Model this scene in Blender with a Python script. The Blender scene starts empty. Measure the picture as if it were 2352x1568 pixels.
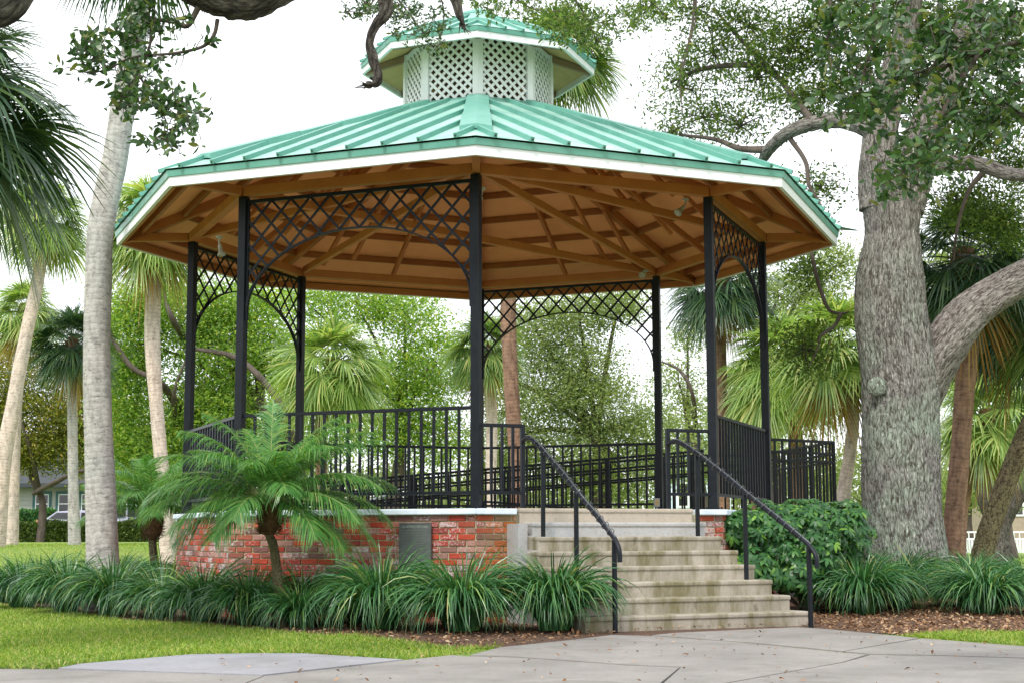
import bpy, math
import numpy as np
from mathutils import Vector, Matrix
R_ = np.random.RandomState
PI = math.pi
scene = bpy.context.scene
col = scene.collection

# ------------------------------------------------------------------ camera
F, PITCH, YAW, ROLL = 3437.0, .1279, .0227, -.0029      # focal length in 2352-px units
ZD = 1.192                                              # deck height above the ground
CZ = ZD - .2712                                         # eye height
_f0 = np.array([math.sin(YAW), math.cos(YAW), 0.]); _r0 = np.array([math.cos(YAW), -math.sin(YAW), 0.]); _z = np.array([0, 0, 1.])
_fw = _f0*math.cos(PITCH) + _z*math.sin(PITCH); _up0 = -_f0*math.sin(PITCH) + _z*math.cos(PITCH)
_cr, _sr = math.cos(ROLL), math.sin(ROLL)
_rt = _cr*_r0 + _sr*_up0; _up = -_sr*_r0 + _cr*_up0
cam = bpy.data.cameras.new("camera"); camo = bpy.data.objects.new("camera", cam); col.objects.link(camo)
cam.sensor_width = 36; cam.sensor_fit = 'HORIZONTAL'; cam.lens = 36*F/2352
cam.clip_start = .1; cam.clip_end = 2000
M = Matrix.Identity(4)
for i in range(3):
    M[i][0] = _rt[i]; M[i][1] = _up[i]; M[i][2] = -_fw[i]
M[2][3] = CZ
camo.matrix_world = M
scene.camera = camo
def P(x, y, Y):
    """world point seen at photo position x, y (2352-px units) standing Y metres away"""
    d = _fw*F + _rt*(x-1176) - _up*(y-784)
    d = d/d[1]*Y
    return np.array([d[0], d[1], d[2]+CZ])
def G(x, y, z=0.):
    d = _fw*F + _rt*(x-1176) - _up*(y-784)
    t = (z-CZ)/d[2]
    return np.array([d[0]*t, d[1]*t, z])

# ------------------------------------------------------------------ sky, sun, exposure
w = bpy.data.worlds.new("World"); scene.world = w; w.use_nodes = True
nt = w.node_tree; bg = nt.nodes['Background']
sky = nt.nodes.new('ShaderNodeTexSky'); sky.sky_type = 'NISHITA'; sky.sun_disc = False
SUN_EL, SUN_AZ = math.radians(52), math.radians(205)     # azimuth measured clockwise from +Y
sky.sun_elevation = SUN_EL; sky.sun_rotation = SUN_AZ
tc = nt.nodes.new('ShaderNodeTexCoord'); ns = nt.nodes.new('ShaderNodeTexNoise'); ns.inputs['Scale'].default_value = 2.2; ns.inputs['Detail'].default_value = 5
nt.links.new(tc.outputs['Generated'], ns.inputs['Vector'])
cr = nt.nodes.new('ShaderNodeValToRGB'); cr.color_ramp.elements[0].color = (9.0, 9.3, 9.8, 1); cr.color_ramp.elements[1].color = (12.5, 12.6, 12.8, 1)
cr.color_ramp.elements[0].position = .3; cr.color_ramp.elements[1].position = .7
nt.links.new(ns.outputs['Fac'], cr.inputs['Fac'])
mx = nt.nodes.new('ShaderNodeMix'); mx.data_type = 'RGBA'; mx.inputs[0].default_value = .88
nt.links.new(sky.outputs[0], mx.inputs[6]); nt.links.new(cr.outputs[0], mx.inputs[7]); nt.links.new(mx.outputs[2], bg.inputs['Color'])
bg.inputs['Strength'].default_value = .1
sl = bpy.data.lights.new("sun", 'SUN'); sl.energy = 2.0; sl.angle = math.radians(12); sl.color = (1, .96, .9)
so = bpy.data.objects.new("sun", sl); col.objects.link(so)
sd = Vector((math.sin(SUN_AZ)*math.cos(SUN_EL), math.cos(SUN_AZ)*math.cos(SUN_EL), math.sin(SUN_EL)))
so.rotation_euler = sd.to_track_quat('Z', 'Y').to_euler()
scene.view_settings.view_transform = 'Standard'; scene.view_settings.look = 'None'
scene.view_settings.exposure = .8; scene.view_settings.gamma = 1
scene.render.engine = 'CYCLES'
scene.cycles.max_bounces = 7; scene.cycles.diffuse_bounces = 4; scene.cycles.transparent_max_bounces = 6; scene.cycles.glossy_bounces = 2

# ------------------------------------------------------------------ materials
def newmat(name):
    m = bpy.data.materials.new(name); m.use_nodes = True
    n = m.node_tree; b = n.nodes['Principled BSDF']
    return m, n, b
def ramp(n, src, stops):
    r = n.nodes.new('ShaderNodeValToRGB'); e = r.color_ramp.elements
    while len(e) < len(stops): e.new(.5)
    for i, (p, c) in enumerate(stops):
        e[i].position = p; e[i].color = (*c, 1) if len(c) == 3 else c
    n.links.new(src, r.inputs['Fac']); return r.outputs[0]
def coords(n, stretch=(1, 1, 1), kind='Object'):
    mp = n.nodes.new('ShaderNodeMapping'); mp.inputs['Scale'].default_value = stretch
    if kind == 'bark':      # round-the-stem coordinates stored on every trunk and limb
        t = n.nodes.new('ShaderNodeAttribute'); t.attribute_name = 'bc'; n.links.new(t.outputs['Vector'], mp.inputs['Vector']); return mp.outputs[0]
    t = n.nodes.new('ShaderNodeTexCoord'); n.links.new(t.outputs[kind], mp.inputs['Vector']); return mp.outputs[0]
def noise(n, vec, scale, detail=6, rough=.6, dist=0):
    t = n.nodes.new('ShaderNodeTexNoise'); t.inputs['Scale'].default_value = scale; t.inputs['Detail'].default_value = detail
    t.inputs['Roughness'].default_value = rough; t.inputs['Distortion'].default_value = dist
    n.links.new(vec, t.inputs['Vector']); return t.outputs['Fac']
def mix(n, fac, a, b, mode='MIX'):
    m = n.nodes.new('ShaderNodeMix'); m.data_type = 'RGBA'; m.blend_type = mode
    for s, v in ((m.inputs[0], fac), (m.inputs[6], a), (m.inputs[7], b)):
        if hasattr(v, 'is_output') or isinstance(v, bpy.types.NodeSocket): n.links.new(v, s)
        elif isinstance(v, (int, float)): s.default_value = v
        else: s.default_value = (*v, 1)
    return m.outputs[2]
def bump(n, b, h, strength, dist=.02, prev=None):
    u = n.nodes.new('ShaderNodeBump'); u.inputs['Strength'].default_value = strength; u.inputs['Distance'].default_value = dist
    n.links.new(h, u.inputs['Height'])
    if prev: n.links.new(prev, u.inputs['Normal'])
    n.links.new(u.outputs[0], b.inputs['Normal']); return u.outputs[0]
def island(n):
    g = n.nodes.new('ShaderNodeNewGeometry'); return g.outputs['Random Per Island']
def plain(name, c1, c2=None, scale=8, rough=.6, bmp=0, stretch=(1, 1, 1), spec=.4, metal=0, dist=.01):
    m, n, b = newmat(name); v = coords(n, stretch)
    f = noise(n, v, scale)
    if c2 is None: c2 = tuple(x*.8 for x in c1)
    n.links.new(ramp(n, f, [(.35, c1), (.65, c2)]), b.inputs['Base Color'])
    b.inputs['Roughness'].default_value = rough; b.inputs['Specular IOR Level'].default_value = spec; b.inputs['Metallic'].default_value = metal
    if bmp: bump(n, b, f, bmp, dist)
    return m
def leafmat(name, stops, trans=.35, rough=.5, spec=.2, tcol=(1.25, 1.35, .6), big=0):
    m, n, b = newmat(name)
    c = ramp(n, island(n), stops)
    if big:
        f = noise(n, coords(n), big, 2)
        c = mix(n, ramp(n, f, [(.4, (.25,)*3), (.62, (0, 0, 0))]), c, mix(n, 1, c, (1.45, 1.25, .7), 'MULTIPLY'))
    n.links.new(c, b.inputs['Base Color']); b.inputs['Roughness'].default_value = rough; b.inputs['Specular IOR Level'].default_value = spec
    t = n.nodes.new('ShaderNodeBsdfTranslucent'); n.links.new(mix(n, 1, c, tcol, 'MULTIPLY'), t.inputs['Color'])
    ms = n.nodes.new('ShaderNodeMixShader'); ms.inputs[0].default_value = trans
    n.links.new(b.outputs[0], ms.inputs[1]); n.links.new(t.outputs[0], ms.inputs[2])
    n.links.new(ms.outputs[0], n.nodes['Material Output'].inputs['Surface']); return m
def barkmat(name, light, dark, moss, scale=9, zs=.28, strength=.9, mossamt=.5, crack=.09, upper=None):
    """furrowed bark: ridged noise stretched along the stem, broken by short cross cracks"""
    m, n, b = newmat(name)
    v0 = coords(n, kind='bark')
    dn = n.nodes.new('ShaderNodeTexNoise'); dn.inputs['Scale'].default_value = 2.2; dn.inputs['Detail'].default_value = 3; n.links.new(v0, dn.inputs['Vector'])
    va = n.nodes.new('ShaderNodeVectorMath'); va.operation = 'SCALE'; va.inputs['Scale'].default_value = .10; n.links.new(dn.outputs['Color'], va.inputs[0])
    vb = n.nodes.new('ShaderNodeVectorMath'); vb.operation = 'ADD'; n.links.new(v0, vb.inputs[0]); n.links.new(va.outputs[0], vb.inputs[1])
    mp = n.nodes.new('ShaderNodeMapping'); mp.inputs['Scale'].default_value = (1, 1, zs); n.links.new(vb.outputs[0], mp.inputs['Vector'])
    vo = n.nodes.new('ShaderNodeTexVoronoi'); vo.feature = 'DISTANCE_TO_EDGE'; vo.inputs['Scale'].default_value = scale*3.2; vo.inputs['Randomness'].default_value = 1; n.links.new(mp.outputs[0], vo.inputs['Vector'])
    rn = noise(n, mp.outputs[0], scale*2.3, 7, .72, .5)
    fine = noise(n, v0, 60, 5, .75); patch = noise(n, v0, 1.5, 5); mid = noise(n, coords(n, (1, 1, .5), 'bark'), 9, 5, .7)
    c = ramp(n, fine, [(.3, tuple(x*.62 for x in light)), (.68, light)])
    c = mix(n, ramp(n, patch, [(.40, (0, 0, 0)), (.58, (mossamt,)*3)]), c, moss)
    c = mix(n, ramp(n, mid, [(.35, (.5,)*3), (.55, (0, 0, 0))]), c, tuple(x*.5 for x in light))
    if upper:      # less lichen on the higher wood
        sz = n.nodes.new('ShaderNodeSeparateXYZ'); n.links.new(v0, sz.inputs[0]); ad = n.nodes.new('ShaderNodeMath'); ad.operation = 'MULTIPLY_ADD'; n.links.new(patch, ad.inputs[0]); ad.inputs[1].default_value = 3; n.links.new(sz.outputs[2], ad.inputs[2])
        mr = n.nodes.new('ShaderNodeMapRange'); mr.inputs[1].default_value = 23.4; mr.inputs[2].default_value = 25.6; mr.inputs[3].default_value = 0; mr.inputs[4].default_value = .85; n.links.new(ad.outputs[0], mr.inputs[0]); c = mix(n, mr.outputs[0], c, mix(n, fine, tuple(x*.7 for x in upper), upper))
    mm_ = n.nodes.new('ShaderNodeMath'); mm_.operation = 'MULTIPLY_ADD'; n.links.new(rn, mm_.inputs[0]); mm_.inputs[1].default_value = 1.15; ds_ = n.nodes.new('ShaderNodeMath'); ds_.operation = 'MULTIPLY'; ds_.inputs[1].default_value = .55; n.links.new(vo.outputs['Distance'], ds_.inputs[0]); n.links.new(ds_.outputs[0], mm_.inputs[2])
    h = ramp(n, mm_.outputs[0], [(.53, (0, 0, 0)), (.56+crack*2.4, (1, 1, 1))])
    cf = ramp(n, mm_.outputs[0], [(.50, (.95,)*3), (.565+crack*1.1, (0, 0, 0))])
    c = mix(n, cf, c, dark)
    n.links.new(c, b.inputs['Base Color']); b.inputs['Roughness'].default_value = .92; b.inputs['Specular IOR Level'].default_value = .12
    p = bump(n, b, h, strength, .022); bump(n, b, fine, .45, .01, p)
    return m
MT = {}
MT['bark_oak'] = barkmat('oak_bark', (.47, .445, .415), (.045, .032, .027), (.42, .50, .40), 12.5, .22, 1, .8, .10, upper=(.40, .35, .32))
MT['bark_dark'] = barkmat('dark_oak_bark', (.17, .145, .13), (.02, .017, .015), (.16, .17, .13), 8, .45, 1, .4)
MT['bark_far'] = plain('tree_bark', (.115, .09, .075), (.055, .042, .034), 6, .9, .5, (1, 1, .4))
def palmbark(name, a, b2, ring=26):
    m, n, b = newmat(name); v = coords(n, kind='bark')
    f1 = noise(n, coords(n, (1, 1, .35), 'bark'), 13, 6, .7); f2 = noise(n, coords(n, (1, 1, 2.6), 'bark'), 10, 5, .65, .6); f3 = noise(n, v, 1.1, 3)
    wv = n.nodes.new('ShaderNodeTexWave'); wv.wave_type = 'BANDS'; wv.bands_direction = 'Z'; wv.inputs['Scale'].default_value = ring/6.28; wv.inputs['Distortion'].default_value = 3.2
    wv.inputs['Detail'].default_value = 3; wv.inputs['Detail Scale'].default_value = 2.5; n.links.new(v, wv.inputs['Vector'])
    c = ramp(n, f1, [(.32, b2), (.58, a)])
    c = mix(n, ramp(n, f2, [(.34, (.6,)*3), (.46, (0, 0, 0))]), c, tuple(x*.4 for x in b2))
    c = mix(n, ramp(n, wv.outputs['Fac'], [(.0, (.25,)*3), (.2, (0, 0, 0))]), c, tuple(x*.5 for x in b2))
    c = mix(n, ramp(n, f3, [(.4, (0, 0, 0)), (.65, (.5,)*3)]), c, mix(n, 1, c, (1.25, 1.15, 1.1), 'MULTIPLY'))
    n.links.new(c, b.inputs['Base Color']); b.inputs['Roughness'].default_value = .9; b.inputs['Specular IOR Level'].default_value = .15
    p = bump(n, b, f2, .6, .014); p = bump(n, b, wv.outputs['Fac'], .2, .01, p); bump(n, b, f1, .6, .015, p)
    return m
MT['palm_grey'] = palmbark('grey_palm_bark', (.43, .42, .40), (.25, .24, .23))
MT['palm_pale'] = palmbark('pale_palm_bark', (.62, .53, .47), (.36, .3, .26))
MT['palm_brown'] = palmbark('brown_palm_bark', (.30, .19, .13), (.14, .085, .06))
MT['palm_boot'] = barkmat('booted_palm_bark', (.42, .33, .2), (.05, .035, .025), (.34, .33, .17), 9, .7, 1, .5, .14)
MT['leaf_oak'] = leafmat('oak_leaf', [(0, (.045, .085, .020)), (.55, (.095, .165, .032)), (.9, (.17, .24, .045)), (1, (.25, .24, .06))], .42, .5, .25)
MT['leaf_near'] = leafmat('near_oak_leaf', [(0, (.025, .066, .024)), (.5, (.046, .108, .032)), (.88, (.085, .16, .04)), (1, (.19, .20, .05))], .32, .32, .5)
MT['leaf_bright'] = leafmat('bright_leaf', [(0, (.10, .20, .04)), (.5, (.21, .35, .07)), (.9, (.36, .50, .10)), (1, (.5, .46, .1))], .55, .5, .3, big=.5)
MT['leaf_olive'] = leafmat('olive_leaf', [(0, (.08, .11, .025)), (.5, (.16, .19, .035)), (.9, (.28, .28, .05)), (1, (.38, .27, .06))], .5, .5, .3, big=.35)
MT['leaf_grey'] = leafmat('greyish_oak_leaf', [(0, (.12, .17, .07)), (.5, (.21, .28, .11)), (.9, (.3, .37, .15)), (1, (.36, .36, .19))], .5, .5, .3, big=.45)
MT['leaf_far'] = leafmat('far_leaf', [(0, (.10, .14, .06)), (.6, (.17, .22, .09)), (1, (.25, .3, .12))], .4, .6, .2, big=.2)
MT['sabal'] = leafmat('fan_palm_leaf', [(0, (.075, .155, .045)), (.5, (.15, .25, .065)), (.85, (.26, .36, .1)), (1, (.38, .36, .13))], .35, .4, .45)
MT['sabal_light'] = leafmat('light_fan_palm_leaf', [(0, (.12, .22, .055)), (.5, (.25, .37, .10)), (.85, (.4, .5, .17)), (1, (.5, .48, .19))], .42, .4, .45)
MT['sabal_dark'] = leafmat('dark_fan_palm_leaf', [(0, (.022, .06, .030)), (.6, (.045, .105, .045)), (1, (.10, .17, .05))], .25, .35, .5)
MT['sabal_dead'] = leafmat('dead_fan_palm_leaf', [(0, (.2, .1, .03)), (.6, (.36, .2, .06)), (1, (.5, .34, .13))], .35, .7, .2)
MT['date'] = leafmat('date_palm_leaf', [(0, (.06, .18, .05)), (.6, (.11, .29, .075)), (.92, (.2, .39, .10)), (1, (.38, .40, .13))], .4, .32, .55)
MT['rachis'] = plain('frond_rachis', (.22, .27, .07), (.17, .2, .06), 20, .5)
MT['liriope'] = leafmat('liriope_blade', [(0, (.02, .08, .028)), (.5, (.045, .155, .052)), (.87, (.095, .24, .075)), (.98, (.2, .32, .08)), (1, (.42, .36, .15))], .28, .34, .6)
MT['spike'] = plain('flower_spike', (.42, .42, .12), (.3, .33, .08), 60, .7)
MT['grass'] = leafmat('lawn_grass', [(0, (.09, .18, .025)), (.5, (.19, .31, .042)), (.82, (.31, .41, .075)), (.95, (.46, .42, .16)), (1, (.58, .5, .28))], .35, .5, .3, big=1.2)
MT['shrub'] = leafmat('umbrella_shrub_leaf', [(0, (.025, .085, .028)), (.6, (.05, .15, .045)), (.9, (.09, .22, .05)), (1, (.2, .38, .05))], .3, .35, .3)
MT['hedge'] = leafmat('hedge_leaf', [(0, (.035, .07, .015)), (.6, (.07, .12, .02)), (1, (.17, .22, .04))], .3, .5, .3)
MT['litter'] = leafmat('dead_leaf', [(0, (.11, .055, .03)), (.5, (.22, .12, .06)), (.85, (.36, .22, .12)), (1, (.5, .38, .25))], .1, .8, .2, (1, .8, .5))
MT['white'] = plain('white_paint', (.80, .82, .84), (.70, .73, .74), 3, .5, .1)
# weathered fascia paint with peeling patches
m, n, b = newmat('fascia_paint'); v = coords(n); f = noise(n, v, 2.6, 8, .75)
c = ramp(n, noise(n, v, 5), [(.3, (.80, .82, .83)), (.7, (.72, .75, .76))])
c = mix(n, ramp(n, f, [(.69, (0, 0, 0)), (.71, (1, 1, 1))]), c, (.45, .43, .38))
n.links.new(c, b.inputs['Base Color']); b.inputs['Roughness'].default_value = .5; MT['fascia'] = m
MT['black'] = plain('black_paint', (.006, .008, .012), (.010, .013, .018), 9, .42, .05, spec=.22)
m, n, b = newmat('green_metal'); v = coords(n)
c = ramp(n, noise(n, v, 2.5, 7, .7), [(.3, (.09, .29, .225)), (.7, (.15, .38, .31))])
n.links.new(c, b.inputs['Base Color']); b.inputs['Roughness'].default_value = .38; MT['teal'] = m
m, n, b = newmat('sky_paled_dirty_metal'); v = coords(n)
c = ramp(n, noise(n, v, 3, 8, .7), [(.35, (.20, .42, .34)), (.65, (.40, .55, .49))])  # pale tone puts sky reflection into the colour, along with dirt
c = mix(n, ramp(n, noise(n, v, 22, 6, .8), [(.6, (0, 0, 0)), (.7, (.7,)*3)]), c, (.3, .27, .18))
c = mix(n, ramp(n, noise(n, v, .8, 5, .7), [(.42, (.55,)*3), (.6, (0, 0, 0))]), c, (.19, .40, .33))
n.links.new(c, b.inputs['Base Color']); b.inputs['Roughness'].default_value = .46; bump(n, b, noise(n, v, 1.2, 2), .25, .05); MT['panel'] = m
def wood(name, a, b2):
    m, n, b = newmat(name); v = coords(n)
    f = noise(n, v, 3, 6, .6); g = noise(n, coords(n, (1, 1, 1)), 38, 5, .7)
    c = ramp(n, f, [(.3, a), (.7, b2)])
    c = mix(n, ramp(n, g, [(.25, (.55,)*3), (.42, (0, 0, 0))]), c, tuple(x*.45 for x in a))
    n.links.new(c, b.inputs['Base Color']); b.inputs['Roughness'].default_value = .6; b.inputs['Specular IOR Level'].default_value = .3
    bump(n, b, g, .2, .004); return m
MT['beam'] = wood('stained_beam_wood', (.46, .175, .048), (.36, .13, .036))
MT['purlin'] = wood('dark_purlin_wood', (.36, .13, .038), (.27, .095, .028))
m, n, b = newmat('ceiling_plywood'); v = coords(n)
c = ramp(n, noise(n, v, 1.6, 5), [(.3, (.90, .42, .16)), (.7, (.80, .34, .125))])
vo = n.nodes.new('ShaderNodeTexVoronoi'); vo.inputs['Scale'].default_value = 7; n.links.new(v, vo.inputs['Vector'])
c = mix(n, ramp(n, vo.outputs['Distance'], [(.045, (.8,)*3), (.07, (0, 0, 0))]), c, (.12, .05, .02))
n.links.new(c, b.inputs['Base Color']); b.inputs['Roughness'].default_value = .65; MT['ply'] = m
MT['soffit'] = plain('pale_plywood', (.62, .45, .19), (.54, .38, .15), 6, .6)
MT['tanwood'] = plain('tan_trim_wood', (.33, .22, .13), (.27, .18, .11), 6, .6)
# brick: every brick is an island; pale salt bloom and moss as stains
m, n, b = newmat('brick'); v = coords(n)
c = ramp(n, island(n), [(0, (.34, .035, .018)), (.22, (.44, .055, .022)), (.4, (.26, .04, .03)), (.55, (.48, .11, .055)), (.68, (.14, .06, .05)), (.8, (.42, .22, .18)), (.9, (.34, .05, .025)), (1, (.12, .085, .08))])
f = noise(n, v, 34, 8, .8); big = noise(n, v, .9, 3)
g = n.nodes.new('ShaderNodeMath'); g.operation = 'MULTIPLY_ADD'; n.links.new(big, g.inputs[0]); g.inputs[1].default_value = .45; n.links.new(f, g.inputs[2])
wn = n.nodes.new('ShaderNodeTexWhiteNoise'); wn.noise_dimensions = '1D'; n.links.new(island(n), wn.inputs['W']); g2_ = n.nodes.new('ShaderNodeMath'); g2_.operation = 'MULTIPLY_ADD'; n.links.new(wn.outputs['Value'], g2_.inputs[0]); g2_.inputs[1].default_value = .22; n.links.new(g.outputs[0], g2_.inputs[2])
c = mix(n, ramp(n, g2_.outputs[0], [(.89, (0, 0, 0)), (1.0, (.85,)*3)]), c, (.55, .50, .50))
c = mix(n, ramp(n, noise(n, v, 14, 5, .7), [(.3, (.7,)*3), (.4, (0, 0, 0))]), c, (.12, .045, .035))
tcx = n.nodes.new('ShaderNodeTexCoord'); sx = n.nodes.new('ShaderNodeSeparateXYZ'); n.links.new(tcx.outputs['Object'], sx.inputs[0])
mr = n.nodes.new('ShaderNodeMapRange'); mr.inputs[1].default_value = -.15; mr.inputs[2].default_value = .45; mr.inputs[3].default_value = 0; mr.inputs[4].default_value = .75
n.links.new(sx.outputs[0], mr.inputs[0]); mm = n.nodes.new('ShaderNodeMath'); mm.operation = 'MULTIPLY'; mr2 = n.nodes.new('ShaderNodeMapRange'); mr2.inputs[1].default_value = .8; mr2.inputs[2].default_value = 1.2; mr2.inputs[3].default_value = 1; mr2.inputs[4].default_value = .1; n.links.new(sx.outputs[0], mr2.inputs[0]); m3 = n.nodes.new('ShaderNodeMath'); m3.operation = 'MULTIPLY'; n.links.new(mr.outputs[0], m3.inputs[0]); n.links.new(mr2.outputs[0], m3.inputs[1]); n.links.new(m3.outputs[0], mm.inputs[0]); n.links.new(noise(n, v, 6, 5), mm.inputs[1])
c = mix(n, mm.outputs[0], c, (.30, .24, .03))
n.links.new(c, b.inputs['Base Color']); b.inputs['Roughness'].default_value = .85
p = bump(n, b, f, .7, .008); bump(n, b, noise(n, coords(n, (1, 1, 2.5)), 12, 6, .7), .8, .015, p); MT['brick'] = m
MT['mortar'] = plain('mossy_mortar', (.36, .34, .17), (.46, .42, .30), 5, .9, .4)
MT['coping'] = plain('painted_coping', (.70, .78, .86), (.58, .66, .74), 7, .6, .3)
def conc(name, a, b2, stain, streak=True, amt=.8):
    m, n, b = newmat(name); v = coords(n)
    c = ramp(n, noise(n, v, 1.3, 8, .65), [(.3, a), (.7, b2)])
    if streak:
        s = noise(n, coords(n, (1, 1, .25)), 5, 6, .7)
        c = mix(n, ramp(n, s, [(.42, (0, 0, 0)), (.62, (amt,)*3)]), c, stain)
        s2 = noise(n, coords(n, (1, 1, .5)), 3.1, 7, .8)
        c = mix(n, ramp(n, s2, [(.60, (0, 0, 0)), (.68, (.75,)*3)]), c, tuple(x*.3 for x in stain))
    if not streak:
        c = mix(n, ramp(n, noise(n, v, .9, 7, .75, .8), [(.5, (0, 0, 0)), (.66, (.6,)*3)]), c, stain)
        c = mix(n, ramp(n, noise(n, v, 11, 6, .8), [(.62, (0, 0, 0)), (.72, (.35,)*3)]), c, tuple(x*.35 for x in a))
    fn = noise(n, v, 60, 4, .8)
    c = mix(n, ramp(n, noise(n, v, 24, 6, .8), [(.35, (.45,)*3), (.5, (0, 0, 0))]), c, tuple(x*.5 for x in a))
    c = mix(n, ramp(n, fn, [(.66, (0, 0, 0)), (.74, (.6,)*3)]), c, tuple(min(1, x*1.7) for x in a))
    c = mix(n, ramp(n, fn, [(.26, (.7,)*3), (.36, (0, 0, 0))]), c, tuple(x*.4 for x in a))
    n.links.new(c, b.inputs['Base Color']); b.inputs['Roughness'].default_value = .85
    p = bump(n, b, fn, .35, .006); return m
MT['step'] = conc('stained_concrete', (.42, .375, .31), (.26, .235, .19), (.15, .13, .06), True, .95)
MT['step_top'] = conc('tan_concrete', (.46, .40, .32), (.38, .33, .27), (.32, .27, .21), True, .3)
MT['step_grey'] = conc('grey_concrete', (.36, .38, .40), (.44, .43, .42), (.38, .33, .27), True, .4)
MT['path'] = conc('pavement_concrete', (.275, .258, .238), (.175, .165, .152), (.13, .12, .105), False)
MT['path_old'] = conc('worn_pavement_concrete', (.30, .30, .32), (.22, .22, .24), (.2, .19, .18), False)
MT['deck'] = plain('pale_deck_concrete', (.55, .5, .44), (.46, .42, .37), 3, .8)
MT['gap_shade_brown'] = plain('gap_shade_brown', (.075, .045, .025), (.14, .09, .04), 5, .8)  # brown darkened to stand for the shade inside the cupola
MT['joint'] = plain('joint_dirt', (.07, .06, .045), None, 30, .9)
m, n, b = newmat('mulch'); v = coords(n); f = noise(n, v, 34, 8, .8)
c = ramp(n, f, [(.35, (.05, .03, .02)), (.55, (.14, .075, .045)), (.72, (.26, .16, .1))])
n.links.new(c, b.inputs['Base Color']); b.inputs['Roughness'].default_value = .95; bump(n, b, f, 1, .03); MT['mulch'] = m
m, n, b = newmat('lawn'); v = coords(n); f = noise(n, v, 26, 8, .8); f2 = noise(n, v, .35, 4)
c = ramp(n, f, [(.3, (.10, .17, .02)), (.7, (.21, .33, .035))])
c = mix(n, ramp(n, f2, [(.45, (0, 0, 0)), (.65, (.6,)*3)]), c, (.28, .30, .07))
n.links.new(c, b.inputs['Base Color']); b.inputs['Roughness'].default_value = .9; bump(n, b, f, .8, .04); MT['lawn'] = m
MT['siding'] = plain('pale_siding', (.40, .42, .38), (.35, .37, .34), 2, .7)
MT['trimgreen'] = plain('dark_green_trim', (.035, .12, .12), None, 4, .5)
MT['roofdark'] = plain('dark_roof', (.03, .04, .045), (.05, .055, .06), 9, .8)
MT['glass'] = plain('dark_glass', (.012, .014, .016), None, 2, .08, spec=.8)
MT['car_lilac'] = plain('silver_lilac_paint', (.42, .42, .56), (.40, .40, .53), 2, .22, spec=.7)
MT['car_silver'] = plain('silver_paint', (.42, .46, .52), (.38, .42, .48), 2, .22, spec=.7)
MT['tyre'] = plain('tyre_rubber', (.02, .02, .02), None, 8, .8)
MT['rim'] = plain('wheel_rim', (.5, .5, .52), None, 8, .3, metal=.7)
MT['redlens'] = plain('tail_lens', (.6, .16, .08), (.7, .3, .2), 8, .2)
MT['bronze'] = plain('weathered_bronze', (.10, .115, .11), (.075, .085, .08), 14, .55, .15, spec=.5)
MT['bronze_light'] = plain('worn_bronze_lettering', (.30, .33, .31), (.24, .26, .25), 30, .5, spec=.5)
MT['bronze_dim'] = plain('dim_bronze_lettering', (.15, .17, .16), (.12, .14, .13), 30, .5)
MT['zinc'] = plain('zinc_grey', (.33, .37, .40), (.27, .3, .32), 14, .45, metal=.3)
MT['lampwhite'] = plain('lamp_bulb_glass', (.36, .35, .29), (.3, .29, .24), 5, .25)
MT['lampgrey'] = plain('lamp_holder', (.42, .43, .38), (.36, .36, .33), 9, .5)
MT['fence'] = plain('white_fence_paint', (.82, .85, .86), (.75, .77, .8), 4, .5)
MT['boots'] = plain('palm_boot_fibre', (.20, .10, .05), (.08, .04, .022), 30, .95, .8)
MT['trunk_date'] = barkmat('knobbly_date_palm_bark', (.40, .34, .2), (.10, .075, .04), (.36, .34, .18), 22, .9, 1, .4, .1)
MT['cord'] = plain('clear_rope_light', (.05, .055, .065), (.10, .11, .12), 40, .2, spec=.8)

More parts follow.
